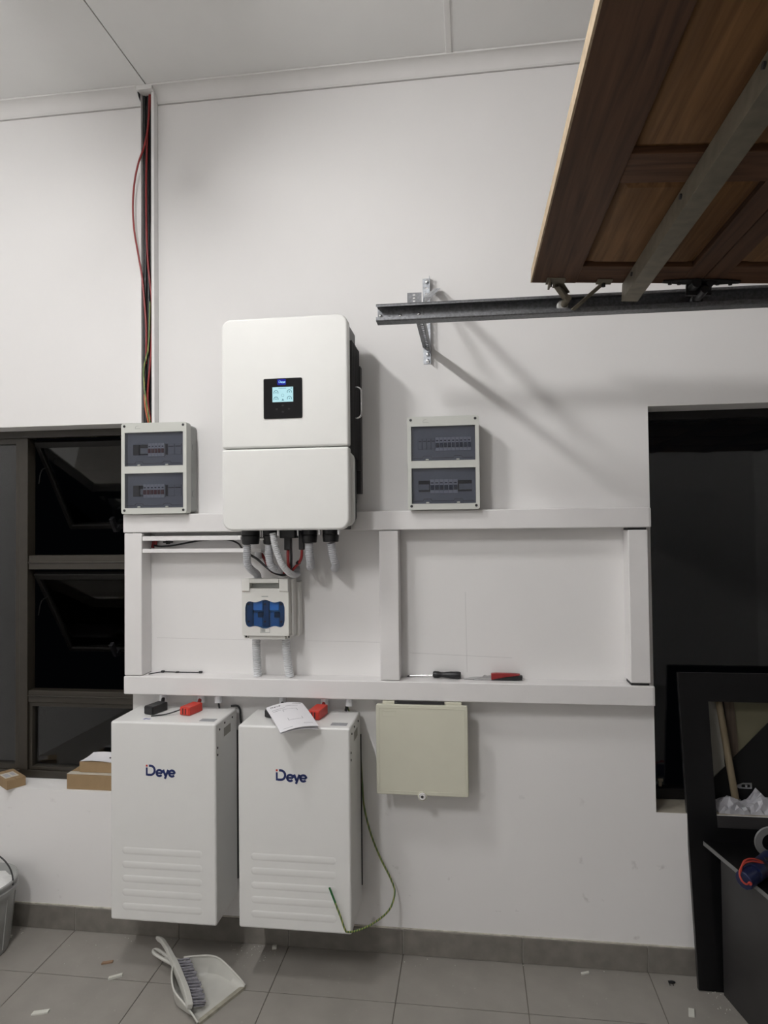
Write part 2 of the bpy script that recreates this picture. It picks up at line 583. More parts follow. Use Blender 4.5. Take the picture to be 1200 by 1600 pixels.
def sash(zt, L, ang):
    """Top hung sash swung outwards: frame, pane and catch in its own tilted plane."""
    M = Matrix.Translation((0, .135, zt)) @ Matrix.Rotation(math.radians(ang), 4, 'X')
    x0, x1 = -1.945, -1.455
    f = obj('sash', MB().plate(rect(x0, x1, -L, 0), [rect(x0 + .018, x1 - .018, -L + .022, -.028)], -.012, .012, M=M), SASHM, w1, .002)
    obj('pane', MB().box(x0 + .014, x1 - .014, -.002, .002, -L + .016, -.02, M), GLASS, f)
    obj('catch', MB().box(-1.70, -1.672, -.045, -.012, -L + .004, -L + .03, M).box(-1.695, -1.677, -.055, -.030, -L + .01, -L + .085, M), BLACKPL, f, .003)
    obj('stay_arm', MB().tube([(x0 + .012, .142, zt - .19), (x0 + .02, .15, zt - .13), (x0 + .026, .19, zt - .11)], .0025, 6), SASHM, f)
sash(2.070, .475, 34.8)
sash(1.478, .475, 34.5)

w2 = thing('window_2', (1.4, .14, .587), kind='structure')
obj('window_frame', MB().plate(rect(.674, 2.2, .587, 2.1145), [rect(.70, 2.165, .628, 2.08)], .130, .175), BLACKFRAME, w2, .003)
obj('pane', MB().box(.69, 2.175, .148, .152, .62, 2.09), GLASS, w2)
obj('sill_slab', MB().box(.6745, 2.1995, .004, .130, .5868, .5878), mat('grey brown sill', (.36, .33, .27), .85, var=.15, scale=18), w2)  # thin grey-brown slab laid over the bottom of the opening
obj('window_catch', MB().box(.716, .728, .118, .131, .640, .668).box(.712, .732, .112, .120, .660, .672), OLDSTEEL, w2, .002)

# ------------------------------------------------------------------ white steel support frame
rack = thing('support_frame', (-.37, 0, 1.003), 'white painted steel frame of two long beams and three posts fixed to the wall', 'frame')
obj('beam', MB().box(-1.402, .653, -.085, 0, 1.655, 1.7295), FRAMEW, rack, .005, 3)
obj('beam', MB().box(-1.400, .654, -.085, 0, 1.003, 1.0765), FRAMEW, rack, .005, 3)
obj('post', MB().box(-1.398, -1.3225, -.082, 0, 1.0785, 1.6535), FRAMEW, rack, .004, 3)
obj('post', MB().box(-.352, -.277, -.082, 0, 1.0785, 1.6525), FRAMEW, rack, .004, 3)
obj('post', MB().box(.5735, .644, -.083, 0, 1.086, 1.6465), FRAMEW, rack, .004, 3)
for z in (1.0812, 1.650):
    obj('weld_gap', MB().box(.576, .640, -.074, -.002, z - .0052, z + .0052), DARKGAP, rack)
for x, z in ((.652, 1.655), (.653, 1.003)):
    obj('end_cap', MB().box(x, x + .0035, -.083, -.002, z + .002, z + .0715), FRAMEW, rack, .0012)

# ------------------------------------------------------------------ vertical cable trunking and its cables
tr = thing('cable_trunking', (-1.32, 0, 2.1), 'tall open white plastic cable trunking running up the wall to the ceiling', 'trunking')
T0, T1 = -1.3515, -1.2885
obj('back', MB().box(T0, T1, -.002, 0, 2.0975, 3.499), GREYPL2, tr)
obj('side', MB().box(T0, T0 + .002, -.030, -.002, 2.0975, 3.499), FRAMEW, tr)
obj('side', MB().box(T1 - .002, T1, -.036, -.002, 2.0975, 3.499).box(T1 - .0125, T1, -.0375, -.036, 2.0975, 3.499), FRAMEW, tr, .0006)
def cable(name, pts, r, m, label, group=None, cat='cable', per=10):
    return obj(name, MB().tube(pts, r, 8, per), m, label=label, cat=cat, group=group)
G = 'cables inside the tall trunking'
cable('black_cable', [(-1.341, -.012, 2.10), (-1.342, -.012, 2.5), (-1.340, -.012, 3.0), (-1.343, -.012, 3.515)], .0068, BLACKINS,
      'thick black cable at the left edge of the tall open trunking', G)
cable('black_cable', [(-1.329, -.010, 2.10), (-1.327, -.010, 2.6), (-1.329, -.010, 3.1), (-1.328, -.010, 3.515)], .0065, BLACKINS,
      'black cable hidden deepest in the middle of the tall trunking', G)
cable('black_cable', [(-1.312, -.014, 2.10), (-1.310, -.014, 2.45), (-1.305, -.020, 2.80), (-1.303, -.024, 2.90), (-1.312, -.014, 3.05), (-1.316, -.012, 3.515)], .006, BLACKINS,
      'black cable bulging towards the right wall of the tall trunking', G)
cable('red_cable', [(-1.309, -.024, 2.10), (-1.324, -.026, 2.22), (-1.310, -.022, 2.42), (-1.306, -.020, 2.60), (-1.325, -.022, 2.80), (-1.331, -.022, 3.05), (-1.326, -.022, 3.30), (-1.312, -.018, 3.50)], .0042, RED,
      'thin red cable running straight down inside the tall trunking', G)
cable('red_cable', [(-1.316, -.020, 3.50), (-1.320, -.026, 3.36), (-1.331, -.038, 3.27), (-1.356, -.040, 3.20), (-1.376, -.036, 3.12), (-1.384, -.034, 3.02),
                    (-1.379, -.032, 2.92), (-1.362, -.032, 2.82), (-1.345, -.032, 2.72), (-1.337, -.028, 2.62), (-1.330, -.026, 2.50), (-1.334, -.02, 2.36)], .0040, RED,
      'thin red cable looping out of the left side of the trunking', G)
cable('red_cable', [(-1.300, -.020, 2.66), (-1.299, -.024, 2.52), (-1.300, -.024, 2.44), (-1.310, -.012, 2.36), (-1.301, -.022, 2.26), (-1.300, -.024, 2.20), (-1.306, -.02, 2.10)], .0045, RED,
      'short red cable along the right wall low in the trunking', G)
cable('earth_cable', [(-1.316, -.022, 2.62), (-1.317, -.026, 2.50), (-1.321, -.027, 2.42), (-1.340, -.028, 2.34), (-1.338, -.030, 2.28), (-1.331, -.032, 2.22), (-1.321, -.032, 2.16), (-1.308, -.031, 2.10)], .0035, EARTH,
      'green and yellow earth cable twisting down the lower trunking', G)
cable('orange_cable', [(-1.338, -.026, 2.23), (-1.333, -.033, 2.19), (-1.324, -.034, 2.14), (-1.316, -.032, 2.10)], .0035,
      mat('orange insulation', (.50, .13, .05), .45), 'short orange cable bending into the box at the trunking foot', G)

# horizontal mini trunking under the upper beam
mt = thing('mini_trunking', (-1.09, 0, 1.57), 'short open white trunking lying along the underside of the upper beam', 'trunking')
MX0, MX1 = -1.3205, -.822
obj('back', MB().box(MX0, MX1, -.0022, -.0002, 1.574, 1.640), FRAMEW, mt)
obj('flange', MB().box(MX0, MX1 - .085, -.078, -.0022, 1.634, 1.640).box(MX0, MX1 - .085, -.080, -.077, 1.622, 1.640), FRAMEW, mt, .0012)
obj('flange', MB().box(MX0, MX1, -.078, -.0022, 1.573, 1.577).box(MX0, MX1, -.080, -.077, 1.573, 1.589), FRAMEW, mt, .0012)
obj('conduit_socket', MB().cyl((-.842, -.06, 1.573), (-.842, -.06, 1.546), .014, 16), CONDUITW, mt, .001)
cable('black_cable', [(-1.306, -.020, 1.603), (-1.27, -.026, 1.598), (-1.21, -.026, 1.602), (-1.11, -.026, 1.619), (-1.04, -.024, 1.625), (-.975, -.026, 1.622), (-.935, -.034, 1.608), (-.915, -.050, 1.592), (-.905, -.06, 1.580)], .0036, BLACKINS,
      'black cable sagging through the short trunking under the beam')
obj('cable_clip', MB().box(-1.262, -1.225, -.020, -.003, 1.612, 1.619).box(-1.25, -1.238, -.020, -.003, 1.606, 1.623), BLACKPL, None, .001,
    label='small black clip inside the short trunking beside the left post', cat='clip')
obj('red_connector', MB().cyl((-1.308, -.018, 1.592), (-1.300, -.018, 1.628), .007, 10).cyl((-1.294, -.018, 1.600), (-1.292, -.018, 1.626), .005, 10), RED, None,
    label='dark red plug tucked in the left end of the short trunking', cat='connector')

# ------------------------------------------------------------------ lettering helper: the maker's word
def word_mark(x, z, h, y0, y1, navy_mb, red_mb, M=None):
    """The word on the battery fronts, h = height of the capital."""
    w = .205 * h
    k = math.cos
    s = math.sin
    # capital: stem, foot, bowl and the top stroke that stops short of the red dot
    navy_mb.plate(rect(x, x + .17 * h, z, z + .74 * h), [], y0, y1, M=M)
    bowl = [(x + .30 * h, z + h * .92), (x + .44 * h, z + h * .92)]
    for i in range(11):
        a = PI / 2 - PI * i / 10
        bowl.append((x + .47 * h + .40 * h * k(a), z + h * .5 + .42 * h * s(a)))
    bowl += [(x + .30 * h, z + .08 * h), (x + .17 * h, z + .08 * h)]
    navy_mb.ribbon(bowl, w, y0, y1, M=M)
    red_mb.plate(rect(x, x + .17 * h, z + .83 * h, z + h), [], y0, y1, M=M)
    R = .275 * h
    def letter_e(cx):
        pts = [(cx - R, z + R + .0), (cx + R, z + R)]
        navy_mb.ribbon([(cx - R * .95, z + R * 1.0), (cx + R * 1.0, z + R * 1.0)], w * .8, y0, y1, M=M)
        navy_mb.ribbon([(cx + R * k(a), z + R + R * s(a)) for a in [PI * 1.78 * i / 18 for i in range(19)]], w, y0, y1, M=M)
    letter_e(x + 1.33 * h)
    navy_mb.ribbon([(x + 1.70 * h, z + .60 * h), (x + 1.93 * h, z + .03 * h)], w, y0, y1, M=M)
    navy_mb.ribbon([(x + 2.20 * h, z + .60 * h), (x + 1.98 * h, z + .03 * h), (x + 1.87 * h, z - .24 * h)], w, y0, y1, M=M)
    letter_e(x + 2.56 * h)

# ------------------------------------------------------------------ inverter
inv = thing('inverter', (-.667, 0, 1.66), 'large white wall mounted inverter with a small lit display', 'inverter')
IX0, IX1, IZ0, IZ1, IY = -.905, -.4295, 1.659, 2.440, -.281
SEAM = 1.9595
obj('front_panel', MB().plate([p for p in rrect(IX0, IX1, SEAM - .2, IZ1, .036, 8) if p[1] > SEAM] + [(IX0, SEAM + .0015), (IX1, SEAM + .0015)], [], IY, -.235), INVW, inv, .009, 4)
obj('lower_cover', MB().plate([(IX1, SEAM - .0015), (IX0, SEAM - .0015)] + [p for p in rrect(IX0, IX1, IZ0, SEAM + .2, .040, 8) if p[1] < SEAM - .01], [], IY, -.235), INVW, inv, .009, 4)
obj('cover_rim', MB().plate(rrect(IX0 + .006, IX1 + .008, IZ0 + .012, SEAM - .012, .03, 6), [], -.236, -.20), INVW, inv, .004)
obj('housing', MB().plate(rrect(IX0 + .012, IX1 - .006, IZ0 + .03, IZ1 - .012, .02, 5), [], -.236, -.088), DARKSTEEL, inv, .006)
obj('heatsink_back', MB().box(IX0 + .03, IX1 - .012, -.090, -.045, 1.76, IZ1 - .05), DARKSTEEL, inv, .004)
for i in range(9):
    y = -.215 + .019 * i
    obj('heatsink_fin', MB().box(IX1 - .007, IX1 + .004, y, y + .004, 1.93, 2.36), DARKSTEEL, inv)
obj('wall_bracket', MB().box(-.86, IX1 + .004, -.046, -.0005, 1.80, 2.24), DARKSTEEL, inv, .003)
obj('side_bracket', MB().box(IX1 - .010, IX1 + .009, -.066, -.030, 1.89, 2.30), DARKSTEEL, inv, .002)
obj('bottom_plate', MB().box(IX0 + .03, IX1 - .03, -.234, -.088, IZ0 + .001, IZ0 + .032), DARKSTEEL, inv, .002)
hz = (2.082, 2.197)
obj('carry_handle', MB().tube([(-.436, -.15, hz[0]), (-.420, -.15, hz[0]), (-.409, -.15, hz[0] + .006), (-.405, -.15, hz[0] + .02), (-.405, -.15, hz[1] - .02), (-.409, -.15, hz[1] - .006), (-.420, -.15, hz[1]), (-.436, -.15, hz[1])], .0045, 10), CHROME, inv, label='chrome carrying handle')
obj('side_switch', MB().box(IX0 - .003, IX0 + .006, -.15, -.135, 1.995, 2.012), BLACKPL, inv, .001)
disp = obj('display', MB().plate(rrect(-.7435, -.5990, 2.066, 2.2130, .005, 4), [], IY - .0035, IY + .001), BLACKGL, inv, .0008, label='black glass display panel with lit screen')
obj('screen', MB().box(-.7095, -.632, IY - .0042, IY - .0034, 2.126, 2.1805), SCREEN, disp)
ink = MB()
def arc(cx, cz, r, a0, a1, w=.0022):
    n = 12
    ink.ribbon([(cx + r * math.cos(math.radians(a0 + (a1 - a0) * i / n)), cz + r * math.sin(math.radians(a0 + (a1 - a0) * i / n))) for i in range(n + 1)], w, IY - .0047, IY - .0041)
for cx, cz in ((-.696, 2.1605), (-.646, 2.162), (-.696, 2.137), (-.646, 2.138)):
    arc(cx, cz, .0078, -25, 205)
    ink.plate(rect(cx - .0018, cx + .0018, cz - .002, cz + .002), [], IY - .0047, IY - .0041)
arc(-.671, 2.150, .005, 0, 350, .0009)
ink.plate([(-.675, 2.1305), (-.666, 2.1305), (-.6705, 2.1385)], [], IY - .0047, IY - .0041)
ink.plate(rect(-.687, -.658, 2.1755, 2.1768), [], IY - .0047, IY - .0041)
ink.plate(rect(-.641, -.636, 2.1745, 2.1770), [], IY - .0047, IY - .0041)
obj('screen_marks', ink, SCREENINK, disp, label='dark dial marks on the lit screen')
obj('status_light', MB().plate(rrect(-.691, -.659, 2.188, 2.2095, .004, 3), [], IY - .0040, IY - .0034), LEDBLUE, disp)
lm = MB()
word_mark(-.6855, 2.1955, .0085, IY - .0046, IY - .0039, lm, lm)
obj('lit_wordmark', lm, LEDWHITE, disp, label='lit word Deye on blue light')
keys = MB()
for x, z in ((-.671, 2.113), (-.694, 2.100), (-.671, 2.090), (-.648, 2.100)):
    keys.plate(rrect(x - .004, x + .004, z - .003, z + .003, .0025, 3), [], IY - .0038, IY - .0034)
obj('touch_keys', keys, mat('grey touch key print', (.022, .022, .025), .3, spec=.2), disp)
# glands below
def gland(x, y, r, h1, h2):
    z = IZ0 + .004
    g = obj('cable_gland', MB().cyl((x, y, z), (x, y, z - h1), r * .97, 24), BLACKPL, inv, .0015)
    obj('gland_nut', MB().cyl((x, y, z - h1), (x, y, z - h1 - h2), r, 12, r * .90), BLACKPL, g, .003)
gland(-.831, -.18, .035, .022, .034)
gland(-.758, -.17, .028, .022, .034)
gland(-.604, -.17, .030, .022, .030)
gland(-.522, -.17, .032, .020, .030)
z = IZ0
c = obj('battery_terminal', MB().box(-.712, -.654, -.20, -.14, z - .030, z + .004), BLACKPL, inv, .002)
obj('terminal_boot', MB().box(-.702, -.676, -.176, -.150, z - .075, z - .028), BLACKPL, c, .003)
obj('terminal_boot', MB().box(-.648, -.628, -.166, -.146, z - .075, z - .002), BLACKPL, c, .003)
obj('bolt', MB().cyl((-.792, -.185, z - .03), (-.776, -.185, z - .03), .006, 8).cyl((-.784, -.185, z + .002), (-.784, -.185, z - .028), .0045, 8), CHROME, inv, label='small bright screw between the glands')
obj('bolt', MB().cyl((-.718, -.19, z + .002), (-.718, -.19, z - .02), .006, 8), CHROME, inv)
obj('bolt', MB().cyl((-.644, -.19, z + .002), (-.644, -.19, z - .022), .005, 8), CHROME, inv)
for x in (-.560, -.487):
    obj('bolt', MB().cyl((x, -.19, z + .002), (x, -.19, z - .018), .005, 8), CHROME, inv)

# conduits between inverter, isolator and wall
def conduit(name, pts, r, label, m=CONDUIT, group='corrugated conduits', pitch=.0072):
    return obj(name, MB().tube(pts, r, 14, 10, rib=.22, pitch=pitch), m, label=label, cat='conduit', group=group)
conduit('flexible_conduit', [(-.845, -.18, 1.606), (-.847, -.177, 1.565), (-.848, -.166, 1.530), (-.843, -.135, 1.506), (-.838, -.105, 1.494), (-.837, -.085, 1.482), (-.837, -.078, 1.466)], .0145,
        'grey corrugated conduit from the leftmost gland into the isolator top')
conduit('flexible_conduit', [(-.762, -.17, 1.606), (-.763, -.170, 1.565), (-.757, -.160, 1.525), (-.738, -.120, 1.505), (-.716, -.06, 1.503), (-.700, .0, 1.505)], .0148,
        'grey corrugated conduit turning right behind the isolator from the second gland')
conduit('flexible_conduit', [(-.727, -.235, 1.650), (-.722, -.230, 1.610), (-.714, -.215, 1.570), (-.703, -.195, 1.530), (-.690, -.160, 1.500), (-.684, -.11, 1.486), (-.690, -.05, 1.482), (-.697, .0, 1.482)], .0125,
        'thin pale conduit curving down in front past the isolator corner', CONDUITW)
conduit('flexible_conduit', [(-.606, -.17, 1.610), (-.606, -.168, 1.570), (-.606, -.150, 1.540), (-.615, -.115, 1.520), (-.632, -.05, 1.514), (-.645, .0, 1.514)], .0155,
        'short grey conduit hooking into the wall under the fourth gland')
conduit('flexible_conduit', [(-.522, -.165, 1.610), (-.518, -.158, 1.570), (-.514, -.142, 1.538), (-.518, -.100, 1.518), (-.533, -.04, 1.507), (-.545, .0, 1.504)], .0155,
        'short printed grey conduit under the gland nearest the inverter handle')
cable('red_cable', [(-.690, -.163, 1.590), (-.690, -.163, 1.540), (-.690, -.150, 1.515), (-.705, -.12, 1.498), (-.745, -.095, 1.494), (-.785, -.08, 1.508), (-.812, -.06, 1.540), (-.832, -.045, 1.565)], .0060, RED,
      'red cable from the black inverter plug looping behind the isolator', 'battery leads')
cable('red_cable', [(-.638, -.156, 1.590), (-.639, -.155, 1.560), (-.650, -.145, 1.538), (-.672, -.135, 1.515), (-.705, -.115, 1.490), (-.745, -.085, 1.486), (-.790, -.066, 1.500), (-.820, -.05, 1.545), (-.836, -.04, 1.560)], .0055, RED,
      'red cable swinging left from the plug beside the fourth gland', 'battery leads')
cable('black_cable', [(-.679, -.160, 1.590), (-.679, -.158, 1.545), (-.688, -.140, 1.510), (-.72, -.11, 1.485), (-.765, -.10, 1.494), (-.805, -.09, 1.520), (-.840, -.075, 1.545), (-.872, -.068, 1.562), (-.900, -.062, 1.574)], .0050, BLACKINS,
      'black cable crossing behind the conduits above the isolator', 'battery leads')
obj('cable_tie', MB().cyl((-.653, -.143, 1.536), (-.660, -.138, 1.531), .0085, 10), BLACKPL, label='black tie wrapped round the red cable near the fourth gland', cat='cable tie')

# ------------------------------------------------------------------ distribution boards
def dist_board(x0, x1, z0, z1, label, rows):
    yb, ym, yf = -.001, -.068, -.112
    r = thing('distribution_board', ((x0 + x1) / 2, 0, z0), label, 'electrical box', 'two row distribution boards')
    obj('back_box', MB().plate(rrect(x0 + .004, x1 - .004, z0 + .004, z1 - .004, .016, 5), [], ym + .001, yb), GREYPL2, r, .004)
    for i in range(3):
        zc = z0 + (z1 - z0) * (.22 + .26 * i)
        obj('knockout', MB().cyl((x1 - .006, -.036, zc), (x1 - .0028, -.036, zc), .014, 18), GREYPL2, r, .0008)
    obj('gasket', MB().plate(rrect(x0 + .002, x1 - .002, z0 + .002, z1 - .002, .012, 4), [], ym - .003, ym + .001), GREYPL2, r)
    W, Hh = x1 - x0, z1 - z0
    wins = []
    for a, b in ((.065, .445), (.525, .895)):
        wins.append((x0 + .055 * W, x1 - .055 * W, z0 + a * Hh, z0 + b * Hh))
    cv = obj('cover', MB().plate(rrect(x0, x1, z0, z1, .010, 4), [rect(*w) for w in wins], yf, ym - .003), GREYPL, r, .0025)
    for sx in (x0 + .014, x1 - .014):
        for sz in (z0 + .014, z1 - .012):
            obj('screw_cap', MB().cyl((sx, yf - .0012, sz), (sx, yf + .002, sz), .0052, 14), BLACKPL, r)
    lg = MB().ribbon([(x0 + .060, z1 - .020), (x0 + .064, z1 - .013), (x0 + .074, z1 - .011)], .0012, yf - .0006, yf + .001)
    lg.ribbon([(x0 + .060, z1 - .0225), (x0 + .082, z1 - .0225)], .0015, yf - .0006, yf + .001)
    obj('embossed_mark', lg, GREYPL2, r)
    for wi, w in enumerate(wins[::-1]):
        a0, a1, b0, b1 = w
        ww, hh = a1 - a0, b1 - b0
        row = rows[wi]
        slot = rect(a0 + .10 * ww, a1 - .06 * ww, b0 + .34 * hh, b0 + .66 * hh)
        ip = obj('inner_panel', MB().plate(rect(a0 + .001, a1 - .001, b0 + .001, b1 - .001), [slot], -.090, -.086), INNER, r)
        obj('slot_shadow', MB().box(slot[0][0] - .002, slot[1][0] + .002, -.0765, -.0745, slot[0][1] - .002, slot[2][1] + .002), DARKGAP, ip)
        s0, sw = slot[0][0], slot[1][0] - slot[0][0]
        sh = slot[2][1] - slot[0][1]
        zb = slot[0][1]
        for (u0, u1, kind, n) in row:
            if kind == 'blank':
                for i in range(n):
                    p0 = s0 + sw * (u0 + (u1 - u0) * i / n)
                    p1 = s0 + sw * (u0 + (u1 - u0) * (i + 1) / n)
                    bl = obj('blank_insert', MB().box(p0 + .0006, p1 - .0006, -.093, -.077, zb + .0005, zb + sh - .0005), INNER, r, .0008)
                    obj('slit', MB().box(p0 + .003, p1 - .003, -.0934, -.0928, zb + sh * .72, zb + sh * .80), DARKGAP, bl)
            elif kind == 'rail':
                obj('mounting_rail', MB().box(s0 + sw * u0, s0 + sw * u1, -.080, -.077, zb + sh * .18, zb + sh * .70), INNER, r, .001)
            elif kind == 'cover':
                obj('blank_insert', MB().box(s0 + sw * u0, s0 + sw * u1, -.092, -.077, zb, zb + sh), DARKGAP, r, .001)
            else:
                for i in range(n):
                    p0 = s0 + sw * (u0 + (u1 - u0) * i / n)
                    p1 = s0 + sw * (u0 + (u1 - u0) * (i + 1) / n)
                    bk = obj('breaker', MB().box(p0 + .0004, p1 - .0004, -.096, -.077, zb - .006, zb + sh + .004), BREAKER, r, .0008)
                    obj('toggle', MB().box(p0 + .002, p1 - .002, -.101, -.0955, zb + sh * .16, zb + sh * .58), REDSW if kind == 'red' else BLUESW, bk, .0008)
                    obj('breaker_print', MB().box(p0 + .003, p1 - .004, -.0965, -.0958, zb + sh * .72, zb + sh * .84), INK, bk)
        pn = obj('window_door', MB().plate(rect(a0 + .0008, a1 - .0008, b0 + .0008, b1 - .0008), [], yf - .0005, yf + .0016), SMOKE, r, label='smoked clear door')
        for fx in (.25, .73):
            cx = a0 + fx * ww
            ft = MB().ribbon([(cx - .017, b0 + .0105), (cx - .014, b0 + .0175), (cx + .014, b0 + .0175), (cx + .017, b0 + .0105)], .0014, yf - .0012, yf - .0003)
            ft.box(a0 + ww * (0.03 if fx < .5 else .5), cx - .017, yf - .001, yf - .0003, b0 + .009, b0 + .0105)
            ft.box(cx + .017, a0 + ww * (.5 if fx < .5 else .97), yf - .001, yf - .0003, b0 + .009, b0 + .0105)
            obj('door_latch', ft, BLACKPL, pn)
            obj('latch_pin', MB().box(cx - .006, cx + .006, yf - .004, yf - .0003, b0 + .0015, b0 + .0065), GREYPL, pn, .001)
    return r
dist_board(-1.394, -1.117, 1.7305, 2.0965, 'grey two row distribution board above the left end of the frame beside the window',
           [[(0, .12, 'cover', 1), (.12, .30, 'rail', 1), (.32, .66, 'red', 5), (.68, .72, 'cover', 1), (.72, 1, 'blank', 2)],
            [(0, .12, 'cover', 1), (.12, .22, 'rail', 1), (.22, .66, 'red', 6), (.68, .72, 'cover', 1), (.72, 1, 'blank', 2)]])
dist_board(-.2345, .0365, 1.7305, 2.0845, 'grey two row distribution board standing alone right of the inverter',
           [[(0, .33, 'blank', 4), (.33, 1, 'blue', 9)],
            [(0, .20, 'rail', 1), (.22, .74, 'blue', 6), (.76, 1.0, 'rail', 1)]])

# ------------------------------------------------------------------ fuse isolator
iso = thing('fuse_isolator', (-.79, 0, 1.24), 'white fuse isolator with a wavy blue window under the inverter', 'switch')
ix0, ix1, iz0, iz1 = -.885, -.699, 1.252, 1.472
obj('base', MB().box(ix0 + .012, ix1 + .022, -.050, -.0005, iz0 - .012, iz1 - .018), ISOW, iso, .003)
obj('body', MB().box(ix0 + .006, ix1 + .010, -.098, -.048, iz0 - .006, iz1 - .002), ISOW, iso, .004)
wave = []
wx0, wx1, wz0, wz1 = -.8715, -.7145, 1.2800, 1.3905
n = 40
def wavez(t):
    return .010 * (abs(math.sin(PI * (t * 2 + .5) / 1.0)) - 1)
top_e, bot_e = [], []
for i in range(n + 1):
    t = i / n
    cr = .030 * (1 - math.sqrt(max(0, 1 - max(0, 1 - min(t, 1 - t) / .17) ** 2)))
    bump = -.005 + .005 * math.cos(4 * PI * t)
    x = wx0 + (wx1 - wx0) * t
    top_e.append((x, wz1 + bump - cr))
    bot_e.append((x, wz0 - bump + cr))
wave = bot_e + top_e[::-1]
slot = [(-.852, 1.4345), (-.735, 1.4345), (-.735, 1.4545), (-.852, 1.4545)]
prof = rrect(ix0, ix1, iz0, iz1, .004, 3)
obj('cover', MB().plate(prof, [wave, slot], -.130, -.098), ISOW, iso, .003, label='off white cover with finger slot')
for a, b in ((ix0, -.852), (-.735, ix1)):
    obj('grip_block', MB().box(a + .001, b, -.136, -.130, 1.424, 1.4715), ISOW, iso, .002)
obj('grip_bar', MB().box(-.852, -.735, -.136, -.130, 1.4555, 1.4715), ISOW, iso, .002)
obj('grip_ramp', MB().hexa([(-.852, -.104, 1.436), (-.735, -.104, 1.436), (-.735, -.099, 1.436), (-.852, -.099, 1.436)],
                          [(-.852, -.100, 1.4535), (-.735, -.100, 1.4535), (-.735, -.099, 1.4535), (-.852, -.099, 1.4535)]), GREYPL2, iso)
bw = obj('blue_window', MB().plate([(x, z) for x, z in wave], [], -.1315, -.1285), BLUEPANE, iso, .0008, label='clear blue window')
for x in (-.8575, -.7925, -.7275):
    obj('fuse_post', MB().box(x - .012, x + .012, -.120, -.099, 1.284, 1.387), POSTG, iso, .002)
for x in (-.826, -.760):
    obj('fuse_body', MB().box(x - .0185, x + .0185, -.116, -.099, 1.348, 1.386), BREAKER, iso, .002)
    obj('fuse_body', MB().box(x - .0185, x + .0185, -.112, -.099, 1.286, 1.338), INNER, iso, .002)
    obj('fuse_knife', MB().box(x + .002, x + .024, -.124, -.112, 1.322, 1.342), DARKGAP, iso, .001)
for x in (-.8575, -.7925, -.7275):
    for zz in (1.307, 1.374):
        obj('test_hole', MB().cyl((x, -.1322, zz), (x, -.1314, zz), .004, 12), BLACKPL, iso)
obj('small_print', MB().box(-.806, -.780, -.1306, -.1298, 1.402, 1.4055), GREYPL2, iso)
lb = MB().plate(rect(-.812, -.773, 1.264, 1.281), [rect(-.8105, -.7745, 1.2655, 1.2795)], -.1308, -.1298).box(-.806, -.778, -.1307, -.1298, 1.2825, 1.2838)
lb.plate(rect(-.808, -.792, 1.267, 1.278), [], -.1306, -.1298)
obj('rating_print', lb, GREYPL2, iso)
for x in (-.874, -.703):
    obj('corner_foot', MB().box(x - .010, x + .008, -.112, -.060, iz0 - .014, iz0 + .001), ISOW, iso, .002)
    obj('foot_screw', MB().cyl((x, -.114, iz0 - .006), (x, -.110, iz0 - .006), .0035, 10), BLACKPL, iso)
obj('bottom_lip', MB().box(ix0 + .024, ix1 - .018, -.118, -.060, iz0 - .016, iz0 - .001), ISOW, iso, .002)
conduit('flexible_conduit', [(-.8555, -.05, 1.243), (-.8555, -.049, 1.19), (-.854, -.046, 1.13), (-.851, -.045, 1.079)], .0165,
        'printed conduit from the isolator foot down to the lower beam, left of two', CONDUITW, 'conduits under the isolator')
conduit('flexible_conduit', [(-.732, -.05, 1.243), (-.731, -.05, 1.19), (-.726, -.049, 1.13), (-.719, -.047, 1.079)], .0165,
        'plain conduit from the isolator foot down to the lower beam, right of two', CONDUITW, 'conduits under the isolator')

